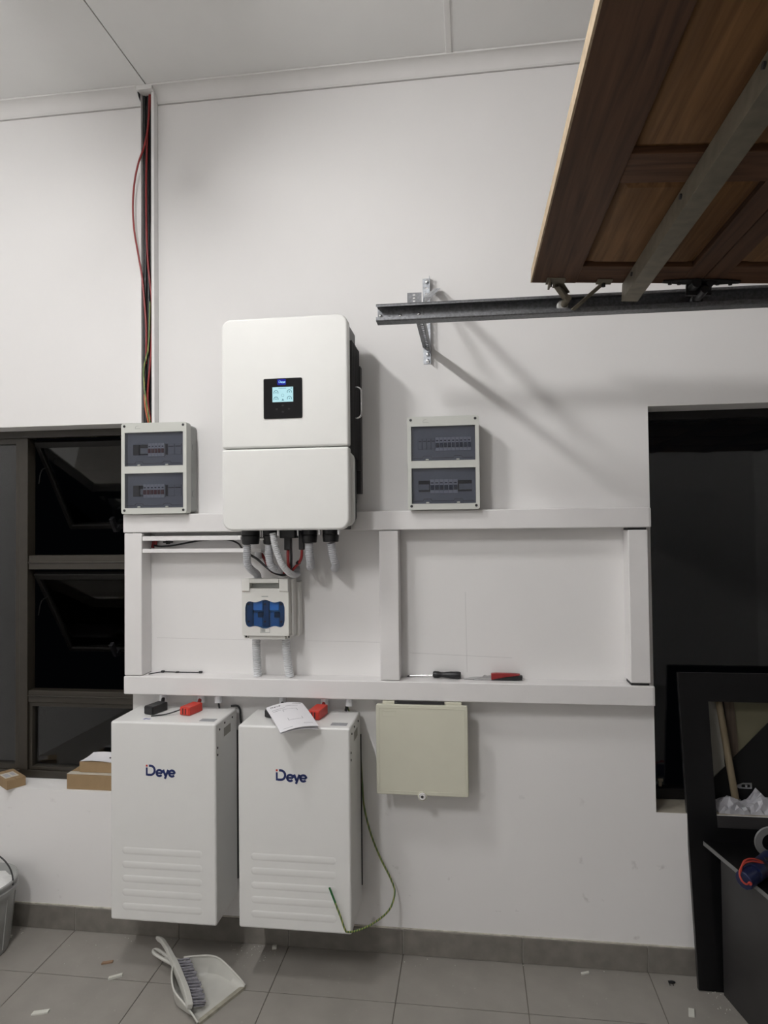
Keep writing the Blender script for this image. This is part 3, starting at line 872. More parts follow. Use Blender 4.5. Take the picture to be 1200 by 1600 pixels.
# ------------------------------------------------------------------ batteries
def battery(x0, x1, z0, z1, label, logo):
    yf, yb = -.253, -.028
    b = thing('battery_pack', ((x0 + x1) / 2, -.14, z0), label, 'battery', 'white wall hung battery packs')
    obj('case', MB().box(x0, x1, yf, yb, z0, z1), BATW, b, .0085, 4)
    obj('hanging_bracket', MB().box(x0 + .06, x1 - .06, yb, -.0005, z1 - .22, z1 - .04).box(x0 + .10, x1 - .10, yb, -.0005, z0 + .05, z0 + .16), DARKSTEEL, b, .002)
    obj('back_edge', MB().box(x1 - .006, x1 + .003, yb - .004, yb + .004, z0 + .06, z1 - .09), BLACKPL, b)
    for i in range(5):
        zc = z0 + .259 - .0515 * i
        rb = MB()
        L0 = (x0 + .045, x1 - .052, zc - .0155, zc + .0155)
        loops = []
        for ins, dy in ((0, .0006), (.0030, -.0002), (.0065, -.0009), (.0100, -.0012)):
            loops.append([(px_, yf + dy, pz_) for px_, pz_ in rrect(L0[0] + ins, L0[1] - ins, L0[2] + ins, L0[3] - ins, .0150 - ins, 5)])
        m_ = len(loops[0])
        rb.add([p for lp in loops for p in lp] , [(k * m_ + q, k * m_ + (q + 1) % m_, (k + 1) * m_ + (q + 1) % m_, (k + 1) * m_ + q) for k in range(3) for q in range(m_)]
               + [tuple(range(3 * m_, 4 * m_)), tuple(range(m_ - 1, -1, -1))])
        obj('pressed_rib', rb, BATW, b, smooth=60)
    nm, rm = MB(), MB()
    word_mark(logo[0], logo[1], .040, yf - .0008, yf + .001, nm, rm)
    w = obj('wordmark', nm, NAVY, b, label='navy printed word Deye')
    obj('wordmark_dot', rm, REDPR, w, label='red square dot')
    obj('rating_label', MB().box(x1 - .078, x1 - .018, -.224, -.190, z1 - .001, z1 + .0006), GREYLAB, b, label='small grey printed label on top')
    hg = obj('handle_recess', MB().plate(rrect(-.180, -.100, z1 - .074, z1 - .034, .004, 3), [], x1 - .001, x1 + .0012, 'x'), BATW, b, .0006)
    obj('recess_floor', MB().plate(rrect(-.175, -.105, z1 - .070, z1 - .038, .003, 3), [], x1 + .0011, x1 + .0016, 'x'), mat('recess grey', (.30, .29, .26), .6), hg)
    for y, z in ((-.218, z1 - .030), (-.165, z1 - .020), (-.085, z1 - .022), (-.238, z1 - .092), (-.238, z1 - .118)):
        obj('rivet', MB().cyl((x1 - .001, y, z), (x1 + .0022, y, z), .004, 10), DARKSTEEL, b)
    return b
battery(-1.3595, -.9440, .207, .9455, 'white battery pack hanging nearest the window, black and red plugs on its top', (-1.2175, .7475))
battery(-.8595, -.4405, .211, .9440, 'white battery pack with a paper booklet lying on its top', (-.7160, .7485))
btm = MB()
obj('print_patch', MB().box(-1.255, -1.215, -.226, -.200, .9457, .9461), PAPER, None, label='small white sticker with blue print on the battery top by the black plug', cat='sticker')
obj('sticker_print', MB().plate([(-1.246, -.222), (-1.238, -.222), (-1.234, -.206), (-1.242, -.206)], [], .9461, .9464, 'z')
    .plate([(-1.234, -.219), (-1.220, -.219), (-1.218, -.211), (-1.232, -.211)], [], .9461, .9464, 'z'), BLUEPR, bpy.data.objects['print_patch'])

def plug(loc, ang, m, label, dims=(.034, .075, .030), lead=None, leadm=None, ridges=False):
    """Battery plug lying on a battery: block, front mouth and the lead going up behind."""
    t = thing('battery_plug', loc, label, 'plug', 'battery plugs')
    R = Matrix.Translation(loc) @ Matrix.Rotation(ang, 4, 'Z')
    w, l, h = dims
    obj('block', MB().box(-w / 2, w / 2, -l, 0, .0005, h, R), m, t, .003)
    obj('front_lip', MB().box(-w / 2 + .003, w / 2 - .003, -l - .004, -l, .004, h - .004, R), m, t, .001)
    if ridges:
        for k in (-.008, .004):
            obj('mouth_slot', MB().box(k, k + .004, -l - .0046, -l - .0038, .006, h - .005, R), DARKGAP, t)
    if lead:
        obj('lead', MB().tube(lead, .0075, 10), leadm, t)
    return t
plug((-1.232, -.082, .9457), -.28, BLACKPL, 'black battery plug on the pack nearest the window', (.046, .080, .033),
     [(-1.236, -.092, .964), (-1.243, -.066, .970), (-1.250, -.042, .986)], BLACKINS)
plug((-1.088, -.080, .9457), -.24, REDCONN, 'red battery plug beside the black plug', (.046, .080, .033),
     [(-1.088, -.090, .964), (-1.090, -.066, .970), (-1.092, -.042, .986)], RED, True)
plug((-.583, -.072, .9442), -.12, REDCONN, 'red battery plug half hidden behind the paper booklet', (.046, .095, .036),
     [(-.585, -.080, .966), (-.582, -.058, .972), (-.580, -.042, .986)], RED, True)
plug((-.737, -.065, .9442), -.35, BLACKPL, 'black battery plug hidden underneath the raised paper booklet', (.046, .095, .030),
     [(-.742, -.078, .964), (-.748, -.056, .970), (-.750, -.042, .986)], BLACKINS)
obj('cable_tie', MB().tube([(-1.232, -.184, .9482), (-1.18, -.160, .9505), (-1.13, -.140, .9640)], .0027, 6), BLACKPL,
    label='thin black strap lying across the battery top to the red plug', cat='strap')
def conduit_end(x, label, lead):
    t = thing('conduit_end', (x, -.04, .983), label, 'conduit end', 'conduit ends under the lower beam')
    mb = MB().lathe([(.0125, 1.0025), (.0150, 1.0025), (.0150, .968), (.0125, .968), (.0125, 1.0025)], (x, -.04, 0), 18)
    obj('sleeve', mb, CONDUITW, t)
    if lead:
        obj('lead', MB().tube(lead[0], lead[1], 8), lead[2], t)
conduit_end(-1.252, 'white conduit stub over the black battery plug beside the window', None)
conduit_end(-1.092, 'white conduit stub over the first red battery plug', None)
conduit_end(-1.018, 'white conduit stub with a thin black wire at the gap between the packs',
            ([(-1.018, -.04, 1.0), (-1.016, -.043, .972), (-1.010, -.050, .9475)], .0042, BLACKINS))
conduit_end(-.750, 'white conduit stub behind the top of the paper booklet', None)
conduit_end(-.580, 'white conduit stub over the half hidden red plug', None)
conduit_end(-.482, 'white conduit stub with black and green wires beside the meter box',
            ([(-.484, -.038, 1.0), (-.490, -.036, .975), (-.497, -.035, .9455)], .0055, BLACKINS))
cable('earth_cable', [(-.480, -.042, 1.0), (-.487, -.038, .975), (-.490, -.022, .950), (-.470, -.016, .90), (-.445, -.020, .78), (-.4365, -.022, .66),
                      (-.430, -.022, .57), (-.405, -.024, .47), (-.368, -.028, .38), (-.325, -.034, .300), (-.310, -.045, .255), (-.325, -.10, .222),
                      (-.37, -.17, .213), (-.415, -.235, .222), (-.452, -.269, .232), (-.463, -.274, .248), (-.476, -.274, .285), (-.496, -.272, .333)], .0036, EARTH,
      'green and yellow earth wire hanging down beside the battery pack and curling to its front')
cable('earth_wire_end', [(-.4955, -.272, .333), (-.506, -.271, .358), (-.517, -.270, .384)], .0038, GREENINS,
      'short green tip of the loose earth wire in front of the battery')
obj('black_lead', MB().tube([(-.972, -.022, .950), (-.948, -.016, .949), (-.937, -.015, .935), (-.934, -.015, .90), (-.930, -.014, .86)], .0042, 8), BLACKINS,
    label='black lead curling over the back corner between the two packs', cat='cable')

# booklet on the second battery
mn = thing('instruction_booklet', (-.66, -.23, .945), 'white stapled booklet lying tilted over the battery edge', 'booklet')
A, B_, C_, D_ = Vector((-.774, -.181, .990)), Vector((-.657, -.097, .990)), Vector((-.548, -.284, .960)), Vector((-.666, -.360, .955))
nu, nv = 8, 12
def bk(u, v, off=0.0, sag=0.0):
    p = (A.lerp(B_, u)).lerp(D_.lerp(C_, u), v)
    p = p + Vector((0, 0, 1)) * (.010 * math.sin(PI * u) * (1 - v * .2) + .004 * math.sin(PI * v) - off + sag * v * u)
    return p
def sheet(off, thick, shrink=0.0, sag=0.0):
    mb = MB()
    for j in range(nv):
        for i in range(nu):
            u0, u1, v0, v1 = i / nu, (i + 1) / nu, j / nv, (j + 1) / nv
            f = lambda u, v: bk(u, v * (1 - shrink) + shrink * 0, off, sag)
            mb.hexa([f(u0, v0) - Vector((0, 0, thick)), f(u1, v0) - Vector((0, 0, thick)), f(u1, v1) - Vector((0, 0, thick)), f(u0, v1) - Vector((0, 0, thick))],
                    [f(u0, v0), f(u1, v0), f(u1, v1), f(u0, v1)])
    return mb
obj('front_page', sheet(0, .0006), PAPER, mn, smooth=60)
obj('inner_pages', sheet(.0012, .0030, .03, -.003), PAPER, mn, smooth=60)
obj('back_page', sheet(.0052, .0006, .01, -.008), PAPER, mn, smooth=60)
ik, ik2 = MB(), MB()
def on_page(mb, u0, u1, v0, v1):
    m = max(1, int((u1 - u0) * 10))
    for i in range(m):
        a, b = u0 + (u1 - u0) * i / m, u0 + (u1 - u0) * (i + 1) / m
        o = Vector((0, 0, .0004))
        P = [bk(a, v0), bk(b, v0), bk(b, v1), bk(a, v1)]
        mb.hexa([p - o for p in P], [p + o for p in P])
# heading word along the top left, as strokes across the page
def page_stroke(mb, pts, w):
    for (a, b), (c, d) in zip(pts[:-1], pts[1:]):
        dx, dz = c - a, d - b
        L = math.hypot(dx * .142, dz * .215) or 1
        ox, oz = -dz * .215 / L * w / .142, dx * .142 / L * w / .215
        P = [bk(a + ox, b + oz), bk(c + ox, d + oz), bk(c - ox, d - oz), bk(a - ox, b - oz)]
        o = Vector((0, 0, .0004))
        mb.hexa([p - o for p in P], [p + o for p in P])
hw, hx, hy = .038, .09, .115
def T(x, z):
    return (hx + x * hw * 2.2, hy - z * .045)
W = .00075
page_stroke(ik, [T(0, 0), T(0, 1), T(.4, 1), T(.75, .75), T(.75, .25), T(.4, 0), T(0, 0)], W)
for ox in (1.0, 2.5):
    page_stroke(ik, [T(ox, .3), T(ox + .55, .3), T(ox + .5, .55), T(ox + .1, .55), T(ox, .3), T(ox + .12, .03), T(ox + .5, .08)], W)
page_stroke(ik, [T(1.75, .6), T(2.0, .05)], W)
page_stroke(ik, [T(2.3, .6), T(1.9, -.25)], W)
for u0, u1, v0 in ((.08, .42, .22), (.46, .80, .16), (.08, .30, .28)):
    on_page(ik2, u0, u1, v0, v0 + .012)
on_page(ik, .70, .93, .055, .067)
for a, b, c, d in ((.33, .345, .30, .72), (.70, .715, .30, .72), (.33, .715, .295, .303), (.33, .715, .715, .722), (.10, .35, .93, .938), (.66, .90, .88, .888)):
    on_page(ik2, a, b, c, d)
obj('heading_print', ik, INK, mn)
obj('body_print', ik2, PALEINK, mn)

# ------------------------------------------------------------------ cream meter box
mtb = thing('meter_box', (-.195, 0, .65), 'cream plastic box with a plain lift up door under the lower beam', 'electrical box')
obj('back_box', MB().box(-.345, -.042, -.084, -.0005, .672, 1.0022), METER, mtb, .004)
obj('door', MB().plate(rrect(-.368, -.0205, .653, .992, .008, 4), [], -.100, -.083), METER, mtb, .0035, 3)
pr = MB().plate(rect(-.357, -.031, .666, .981), [rect(-.3545, -.0335, .6685, .9785)], -.1012, -.0995)
obj('door_panel_line', pr, METER, mtb, .0006)
obj('embossed_label', MB().plate(rect(-.345, -.291, .948, .968), [rect(-.3435, -.2925, .9495, .9665)], -.1010, -.0995), METER, mtb, .0003)
obj('top_slot', MB().box(-.298, -.108, -.0900, -.060, .9915, 1.0018), DARKGAP, mtb)
obj('lock_ear', MB().cyl((-.194, -.1035, .653), (-.194, -.086, .653), .0175, 24), METER, mtb, .002)
obj('lock', MB().lathe([(0, -.1095), (.0055, -.1095), (.0055, -.106), (.009, -.106), (.0115, -.108), (.0135, -.106), (.0135, -.102), (0, -.102)], (-.194, 0, .653), 24, 'y'), FRAMEW, mtb, label='round white lock')
obj('keyhole', MB().cyl((-.194, -.1102, .653), (-.194, -.1090, .653), .0052, 14), DARKSTEEL, mtb)

# ------------------------------------------------------------------ tools on the lower beam
ZB = 1.0767
sd = thing('screwdriver', (-.15, -.02, ZB), 'screwdriver with a black handle lying on the lower beam', 'screwdriver')
obj('shaft', MB().cyl((-.247, -.010, ZB + .0055), (-.150, -.018, ZB + .011), .0030, 10), CHROME, sd)
obj('tip', MB().hexa([(-.256, -.012, ZB + .002), (-.256, -.006, ZB + .002), (-.246, -.007, ZB + .002), (-.246, -.013, ZB + .002)],
                     [(-.256, -.012, ZB + .004), (-.256, -.006, ZB + .004), (-.246, -.007, ZB + .009), (-.246, -.013, ZB + .009)]), DARKSTEEL, sd)
hp = [(0, 0), (.0105, 0), (.013, .006), (.0125, .02), (.0095, .032), (.0105, .045), (.0135, .07), (.0140, .10), (.012, .108), (0, .109)]
mb = MB().lathe([(r, h) for r, h in hp], (0, 0, 0), 10, 'x')
R = Matrix.Translation((-.153, -.018, ZB + .0145)) @ Matrix.Rotation(-.09, 4, 'Z')
for v in mb.bm.verts:
    v.co = R @ v.co
obj('handle', mb, BLACKPL, sd)
sn = thing('wire_stripper', (.08, -.03, ZB), 'steel hand tool with a red and black grip beside the screwdriver', 'pliers')
obj('jaw', MB().plate([(-.035, .003), (.02, .006), (.045, .008), (.075, .010), (.075, .022), (.055, .018), (.044, .022), (.036, .014), (.0, .012), (-.035, .006)], [], -.034, -.024, 'y',
                      Matrix.Translation((0, 0, ZB - .003))), STEEL, sn, .001)
obj('lower_jaw', MB().plate([(.0, .001), (.075, .001), (.075, .008), (.03, .007)], [], -.040, -.031, 'y', Matrix.Translation((0, 0, ZB - .0005))), STEEL, sn, .001)
obj('red_grip', MB().plate([(.070, .003), (.125, .014), (.175, .021), (.180, .025), (.15, .0275), (.09, .0280), (.070, .0265)], [], -.042, -.020, 'y', Matrix.Translation((0, 0, ZB - .001))), HANDRED, sn, .004, 3, label='red upper grip')
obj('black_grip', MB().plate([(.070, .001), (.160, .001), (.186, .004), (.188, .0185), (.172, .0185), (.125, .0125), (.070, .003)], [], -.0425, -.0195, 'y', Matrix.Translation((0, 0, ZB - .0005))), BLACKPL, sn, .003, 3, label='black lower grip')
ct = thing('black_wire_clips', (-1.19, -.02, ZB), 'thin black wire with three clips lying on the lower beam by the left post', 'wire')
obj('wire', MB().tube([(-1.31, -.05, ZB + .002), (-1.27, -.012, ZB + .003), (-1.19, -.011, ZB + .003), (-1.10, -.009, ZB + .003)], .0020, 6), BLACKPL, ct)
for x in (-1.268, -1.205, -1.105):
    obj('clip', MB().box(x - .007, x + .007, -.016, -.006, ZB + .0003, ZB + (.009 if x != -1.205 else .006)), BLACKPL, ct, .002)

# ------------------------------------------------------------------ cardboard boxes on the sill
def carton(name, c, w, d, h, ang, z, label, group):
    t = thing(name, (c[0], c[1], z), label, 'cardboard box', group)
    R = Matrix.Translation((c[0], c[1], z)) @ Matrix.Rotation(ang, 4, 'Z')
    obj('body', MB().box(-w / 2, w / 2, -d / 2, d / 2, .0005, h - .003, R), CARD, t, .0015)
    obj('lid_flap', MB().box(-w / 2, -.0008, -d / 2, d / 2, h - .003, h, R), CARD, t, .0006)
    obj('lid_flap', MB().box(.0008, w / 2, -d / 2, d / 2, h - .003, h, R), CARD, t, .0006)
    return t, R
SZ = .574
t, R = carton('small_carton', (-1.9945, .0415), .076, .145, .038, .983, SZ, 'low brown carton overhanging the sill edge below the window mullion', 'cartons on the window sill')
obj('address_label', MB().box(-.030, .024, -.035, .035, .038, .0386, R), TAPE, t)
obj('label_print', MB().box(-.024, -.004, -.026, .022, .0386, .0389, R).box(.004, .018, -.020, .026, .0386, .0389, R), PALEINK, t)
t, R = carton('flat_carton', (-1.607, .060), .205, .098, .064, 0, SZ, 'wide flat carton at the bottom of the pair on the sill', 'cartons on the window sill')
obj('tape_strip', MB().box(-.1026, .1026, -.0494, -.020, .064, .0645, R), TAPE, t)
t, R = carton('flat_carton', (-1.578, .068), .175, .072, .044, 0, SZ + .0648, 'smaller carton stacked on the wide one with paper on it', 'cartons on the window sill')
pz = SZ + .0648 + .0445
pp = MB()
rows = 6
def pf(i, j):
    u, v = i / rows, j / rows
    return Vector((-1.665 + .16 * u + .018 * v * (1 - u), .036 + .072 * v, pz + .001 + .014 * v * v + .004 * math.sin(4 * u)))
for i in range(rows):
    for j in range(rows):
        P = [pf(i, j), pf(i + 1, j), pf(i + 1, j + 1), pf(i, j + 1)]
        pp.hexa([p - Vector((0, 0, .0006)) for p in P], P)
pap = obj('folded_paper', pp, PAPER, None, label='sheet of white paper lying on the upper carton on the sill', cat='paper', smooth=60)
obj('paper_print', MB().box(-1.545, -1.540, .060, .064, pz + .0075, pz + .0125).box(-1.536, -1.530, .060, .064, pz + .0075, pz + .0125), INK, pap)
obj('sill_crumb', MB().cyl((-1.733, .088, SZ), (-1.733, .088, SZ + .012), .008, 7, .004).cyl((-1.724, .078, SZ), (-1.722, .078, SZ + .006), .006, 6, .003), OLDSTEEL,
    label='small dusty lump on the window sill against the wide carton', cat='debris')

# ------------------------------------------------------------------ bucket
bu = thing('bucket', (-1.955, -.185, 0), 'grey plastic bucket of white powder standing against the wall', 'bucket')
BC = (-1.968, -.19, 0)
obj('body', MB().lathe([(0, .003), (.108, .003), (.112, .0), (.116, .006), (.140, .232), (.148, .236), (.149, .252), (.143, .255), (.146, .268), (.150, .272), (.150, .279), (.143, .281), (.139, .272), (.135, .235), (.110, .010), (0, .010)], BC, 48), BUCK, bu)
for a in range(0, 360, 30):
    x, y = BC[0] + .128 * math.cos(math.radians(a)), BC[1] + .128 * math.sin(math.radians(a))
    obj('side_rib', MB().tube([(BC[0] + .1185 * math.cos(math.radians(a)), BC[1] + .1185 * math.sin(math.radians(a)), .02), (BC[0] + .1385 * math.cos(math.radians(a)), BC[1] + .1385 * math.sin(math.radians(a)), .215)], .0028, 6, 2), BUCK, bu)
pm = MB()
prof = [(0, .272), (.04, .276), (.08, .268), (.115, .258), (.137, .250)]
pm.lathe(prof, BC, 32)
for v in pm.bm.verts:
    v.co.z += random.uniform(-.006, .006)
obj('powder', pm, POWDER, bu, kind='stuff', label='heap of white powder')
hpts = [(BC[0] + .150 * math.cos(t) * .98, BC[1] + .02 + .02 * math.sin(t), .262 + .118 * math.sin(t)) for t in [PI * i / 14 for i in range(15)]]
obj('bail_handle', MB().tube(hpts, .0030, 8, 4), DARKSTEEL, bu, label='thin wire handle standing up')

# ------------------------------------------------------------------ dustpan and brush
dp = thing('dustpan', (-.93, -.33, 0), 'pale grey dustpan lying on the floor in front of the battery packs', 'dustpan')
LIP = Vector((-.883, -.356, 0))
lv = Vector((-.447, -.894, 0))         # along the lip
bv = Vector((-.894, .447, 0))          # towards the handle
def pan_pt(u, v, z):
    return LIP + bv * u + lv * v + Vector((0, 0, z))
def half_w(u):
    t = min(1, u / .235)
    return .108 - .006 * t - .078 * max(0, (t - .50) / .50) ** 1.5
def wall_h(u):
    t = min(1, u / .235)
    return .006 + .062 * min(1, t * 1.5) ** .8
NU, NV = 22, 16
mb = MB()
def grid(off):
    P = []
    for i in range(NU + 1):
        u = .235 * i / NU
        row = []
        hw_, hh = half_w(u), wall_h(u)
        back = max(0, (u - .175) / .06)
        for j in range(NV + 1):
            s = -1 + 2 * j / NV
            a = abs(s)
            if a < .72:
                v, z = s / .72 * hw_ * .86, .003
            else:
                q = (a - .72) / .28
                v = math.copysign(hw_ * (.86 + .14 * q ** .6), s)
                z = .003 + hh * q ** 1.15
            z = z + (hh * .92 - z) * back ** 2 * .95 if z < hh * .92 else z
            row.append(pan_pt(u, v, z + off))
        P.append(row)
    return P
top, bot = grid(.0028), grid(0)
W_ = NV + 1
vs = [p for r_ in top for p in r_] + [p for r_ in bot for p in r_]
K = (NU + 1) * W_
fs = []
for i in range(NU):
    for j in range(NV):
        a = i * W_ + j
        fs.append((a, a + 1, a + W_ + 1, a + W_))
        fs.append((K + a, K + a + W_, K + a + W_ + 1, K + a + 1))
for i in range(NU):
    for j in (0, NV):
        a = i * W_ + j
        fs.append((a, a + W_, K + a + W_, K + a))
for j in range(NV):
    for i in (0, NU):
        a = i * W_ + j
        fs.append((a, a + 1, K + a + 1, K + a))
mb.add(vs, fs)
obj('pan', mb, PANW, dp, smooth=55)
rim = [pan_pt(.235 * i / NU, -half_w(.235 * i / NU), .004 + wall_h(.235 * i / NU)) for i in range(0, NU + 1, 2)]
rim2 = [pan_pt(.235 * i / NU, half_w(.235 * i / NU), .004 + wall_h(.235 * i / NU)) for i in range(0, NU + 1, 2)]
obj('rim', MB().tube(rim, .0035, 8, 3), PANW, dp)
obj('rim', MB().tube(rim2, .0035, 8, 3), PANW, dp)
obj('lip', MB().hexa([pan_pt(-.006, -.104, .0005), pan_pt(-.006, .104, .0005), pan_pt(.012, .104, .0025), pan_pt(.012, -.104, .0025)],
                     [pan_pt(-.004, -.106, .0085), pan_pt(-.004, .106, .0085), pan_pt(.014, .104, .0065), pan_pt(.014, -.104, .0065)]), mat('scuffed lip edge', (.34, .32, .26), .6, var=.2, scale=40), dp)
hl = [(.222, .022, .064), (.25, .014, .062), (.30, .010, .058), (.345, .011, .060), (.365, .010, .062), (.376, .004, .063)]
ring = [pan_pt(u, v, z) for u, v, z in hl] + [pan_pt(u, -v, z) for u, v, z in hl[::-1]]
obj('handle', MB().tube(ring, .0062, 10, 5), PANW, dp)
obj('handle_web', MB().hexa([pan_pt(.225, -.016, .054), pan_pt(.225, .016, .054), pan_pt(.318, .009, .051), pan_pt(.318, -.009, .051)],
                            [pan_pt(.225, -.016, .060), pan_pt(.225, .016, .060), pan_pt(.318, .009, .056), pan_pt(.318, -.009, .056)]), PANW, dp, .001)

br = thing('hand_brush', (-1.06, -.30, .01), 'narrow hand brush with grey bristles resting in the dustpan', 'brush')
spine = [Vector(p) for p in ((-1.226, -.150, .088), (-1.19, -.176, .090), (-1.15, -.215, .086), (-1.105, -.262, .074), (-1.06, -.312, .062), (-1.01, -.372, .052), (-.968, -.432, .044))]
side = Vector((.745, .62, -.25)).normalized()
def along(t):
    k = t * (len(spine) - 1)
    i = min(int(k), len(spine) - 2)
    return spine[i].lerp(spine[i + 1], k - i)
mb = MB()
prev = None
NS = 36
upv = Vector((.25, .1, .96)).normalized()
secs = []
for i in range(NS + 1):
    t = i / NS
    p = along(t)
    wd = .0085 if t < .42 else .0085 + .0030 * min(1, (t - .42) / .15)
    if t > .95:
        wd *= .75
    if t < .05:
        wd *= .7
    th = .0065 + .0035 * min(1, max(0, (t - .3) / .2))
    secs.append([p + upv * wd + side * th, p - upv * wd + side * th, p - upv * wd - side * th, p + upv * wd - side * th])
vs = [q for s in secs for q in s]
fs = [(0, 1, 2, 3), tuple(range(len(vs) - 4, len(vs)))]
for i in range(NS):
    for j in range(4):
        fs.append((i * 4 + j, i * 4 + (j + 1) % 4, (i + 1) * 4 + (j + 1) % 4, (i + 1) * 4 + j))
mb.add(vs, fs)
obj('handle', mb, PANW, br, .0022, smooth=50)
tf = MB()
for row in (-.007, 0, .007):
    for i in range(15):
        t = .50 + .47 * i / 14
        p = along(t) + upv * row + side * .006
        for k in range(3):
            d = (side + Vector((random.uniform(-.10, .10), random.uniform(-.10, .10), random.uniform(-.10, .05)))).normalized()
            q = p + Vector((random.uniform(-.002, .002), random.uniform(-.002, .002), 0))
            e = q + d * random.uniform(.046, .054)
            e.z = max(e.z, .010)
            tf.cyl(q, e, .0018, 5, .0034)
obj('bristles', tf, BRIST, br, kind='stuff', label='grey purple bristle tufts')

# ------------------------------------------------------------------ floor debris
def chip(pts, h, m, label, cat='debris'):
    return obj('plaster_chip' if m is CHIP else 'wood_offcut', MB().plate(pts, [], .0004, h, 'z'), m, label=label, cat=cat, group='chips on the floor')
def chip_at(c, l, w, a, h, m, label):
    ca, sa = math.cos(a), math.sin(a)
    P = [(-l / 2, -w / 2), (l * .45, -w * .42), (l / 2, w / 2), (-l * .42, w * .45)]
    chip([(c[0] + x * ca - y * sa, c[1] + x * sa + y * ca) for x, y in P], h, m, label)
chip_at((-1.497, -.462), .056, .018, .30, .006, CHIP, 'long pale chip on the floor tile nearest the camera at left')
chip_at((-1.335, -.262), .052, .013, .55, .008, CHIP, 'pale curved chip on the floor left of the dustpan')
chip_at((-1.410, -.188), .042, .012, .35, .006, CHIPB, 'small brown offcut on the floor behind the curved pale chip')
chip_at((.722, -.205), .020, .042, -.25, .005, CHIP, 'pale bluish chip on the floor in front of the leaning black frame')
chip_at((.398, -.042), .034, .010, .35, .006, CHIP, 'thin white sliver near the skirting tiles by the right window')
chip_at((-.795, -.030), .018, .012, .2, .012, CHIP, 'white crumb on the floor under the gap between the packs')
chip_at((-1.905, -.085), .030, .014, .4, .006, CHIP, 'white flake at the foot of the bucket')
obj('dead_insect', MB().lathe([(0, -.013), (.004, -.011), (.0055, 0), (.004, .010), (0, .014)], (.700, -.060, .0062), 8, 'x').box(.690, .692, -.072, -.048, .001, .003).box(.702, .704, -.072, -.048, .001, .003), BLACKPL,
    label='small black insect on the floor by the skirting', cat='insect')
gr = MB()
for i in range(90):
    x = random.choice([random.gauss(-.86, .06), random.uniform(-1.9, .75), random.gauss(.82, .03)])
    y = -abs(random.gauss(0, .05)) - .015 if x > -1 and x < .7 else -abs(random.gauss(.03, .16)) - .012
    s = random.uniform(.0008, .0020)
    if y < -.6:
        continue
    gr.hexa([(x - s, y - s, .0003), (x + s, y - s * .6, .0003), (x + s * .7, y + s, .0003), (x - s, y + s * .8, .0003)],
            [(x - s * .5, y - s * .5, s), (x + s * .5, y - s * .4, s), (x + s * .4, y + s * .5, s * 1.3), (x - s * .5, y + s * .4, s)])
obj('plaster_crumbs', gr, CHIP, label='scattered tiny plaster crumbs along the foot of the wall', cat='crumbs', kind='stuff')

# ------------------------------------------------------------------ door rail and its wall bracket
ry = -.50
rl = thing('door_rail', (.9, ry, 2.31), 'long galvanised door rail running level out from the wall bracket', 'rail')
Rr = Matrix.Translation((-.289, ry, 2.3485)) @ Matrix.Rotation(.0056, 4, 'Y')
mb = MB()
mb.plate([(.0, -.028), (.0, .028), (-.040, .028), (-.043, .024), (-.043, .018), (-.041, .018), (-.040, .0255), (-.0025, .0255), (-.0025, -.0255), (-.040, -.0255), (-.041, -.014), (-.043, -.014), (-.043, -.025), (-.040, -.028)],
         [], 0, 3.0, 'x', Rr)
obj('channel', mb, GALVDARK, rl, .0008, label='galvanised channel')
for x, z in ((.010, .002), (.038, -.004), (.074, .0), (.134, .002)):
    obj('screw', MB().lathe([(0, -.005), (.0035, -.004), (.005, -.0025), (.005, 0), (0, 0)], (-.289 + x, ry - .0022, 2.3485 + z - .0005), 10, 'y'), CHROME, rl)

bk_ = thing('rail_bracket', (-.157, 0, 2.31), 'perforated steel bracket fixed on the wall carrying the end of the door rail', 'bracket')
def angle_iron(name, M, L, w=.030, t=.002, holes=True, m=GALV, flip=1):
    """Slotted angle: two flanges along local z; flange one in xz (holes), flange two in yz."""
    hs = []
    k = int(L / .024)
    if holes:
        for i in range(k):
            zc = .014 + i * (L - .028) / max(1, k - 1)
            hs.append(rrect(w * .30, w * .68, zc - .0042, zc + .0042, .0041, 2))
    mb = MB().plate(rect(0, w, 0, L), hs, 0, t, 'y', M)
    mb2 = MB()
    hs2 = [[(y - w * .5 * 0, z) for y, z in rrect(-w * .68, -w * .30, zc - .0042, zc + .0042, .0041, 2)] for zc in [.014 + i * (L - .028) / max(1, k - 1) for i in range(k)]] if holes else []
    mb.plate(rect(-w, 0, 0, L) if flip > 0 else rect(0, w, 0, L), hs2 if flip > 0 else [], w - t if flip > 0 else 0, w if flip > 0 else t, 'x', M)
    return obj(name, mb, m, bk_)
wp = angle_iron('wall_plate', Matrix.Translation((-.176, -.0025, 2.312)), .342)
for z in (2.640, 2.350, 2.324):
    obj('bolt', MB().lathe([(0, -.011), (.005, -.010), (.008, -.006), (.009, -.002), (.009, 0), (0, 0)], (-.158, -.0025, z), 12, 'y'), CHROME, bk_)
# horizontal arm from the wall to the rail, and the raking tie above it
Ma = Matrix.Translation((-.178, -.004, 2.378)) @ Matrix.Rotation(PI / 2, 4, 'X')
angle_iron('arm', Ma, .505, .034, m=GALVDARK)
obj('arm_end_plate', MB().plate(rect(-.192, -.146, 2.384, 2.420), [rrect(-.175, -.166, z_ - .0028, z_ + .0028, .0027, 2) for z_ in (2.393, 2.403, 2.413)], -.503, -.500), GALVDARK, bk_)
t0, t1 = Vector((-.126, -.006, 2.588)), Vector((-.140, -.47, 2.392))
d = (t1 - t0)
q = d.to_track_quat('Z', 'X').to_matrix().to_4x4()
angle_iron('tie_strap', Matrix.Translation(t0) @ q, d.length, .022)

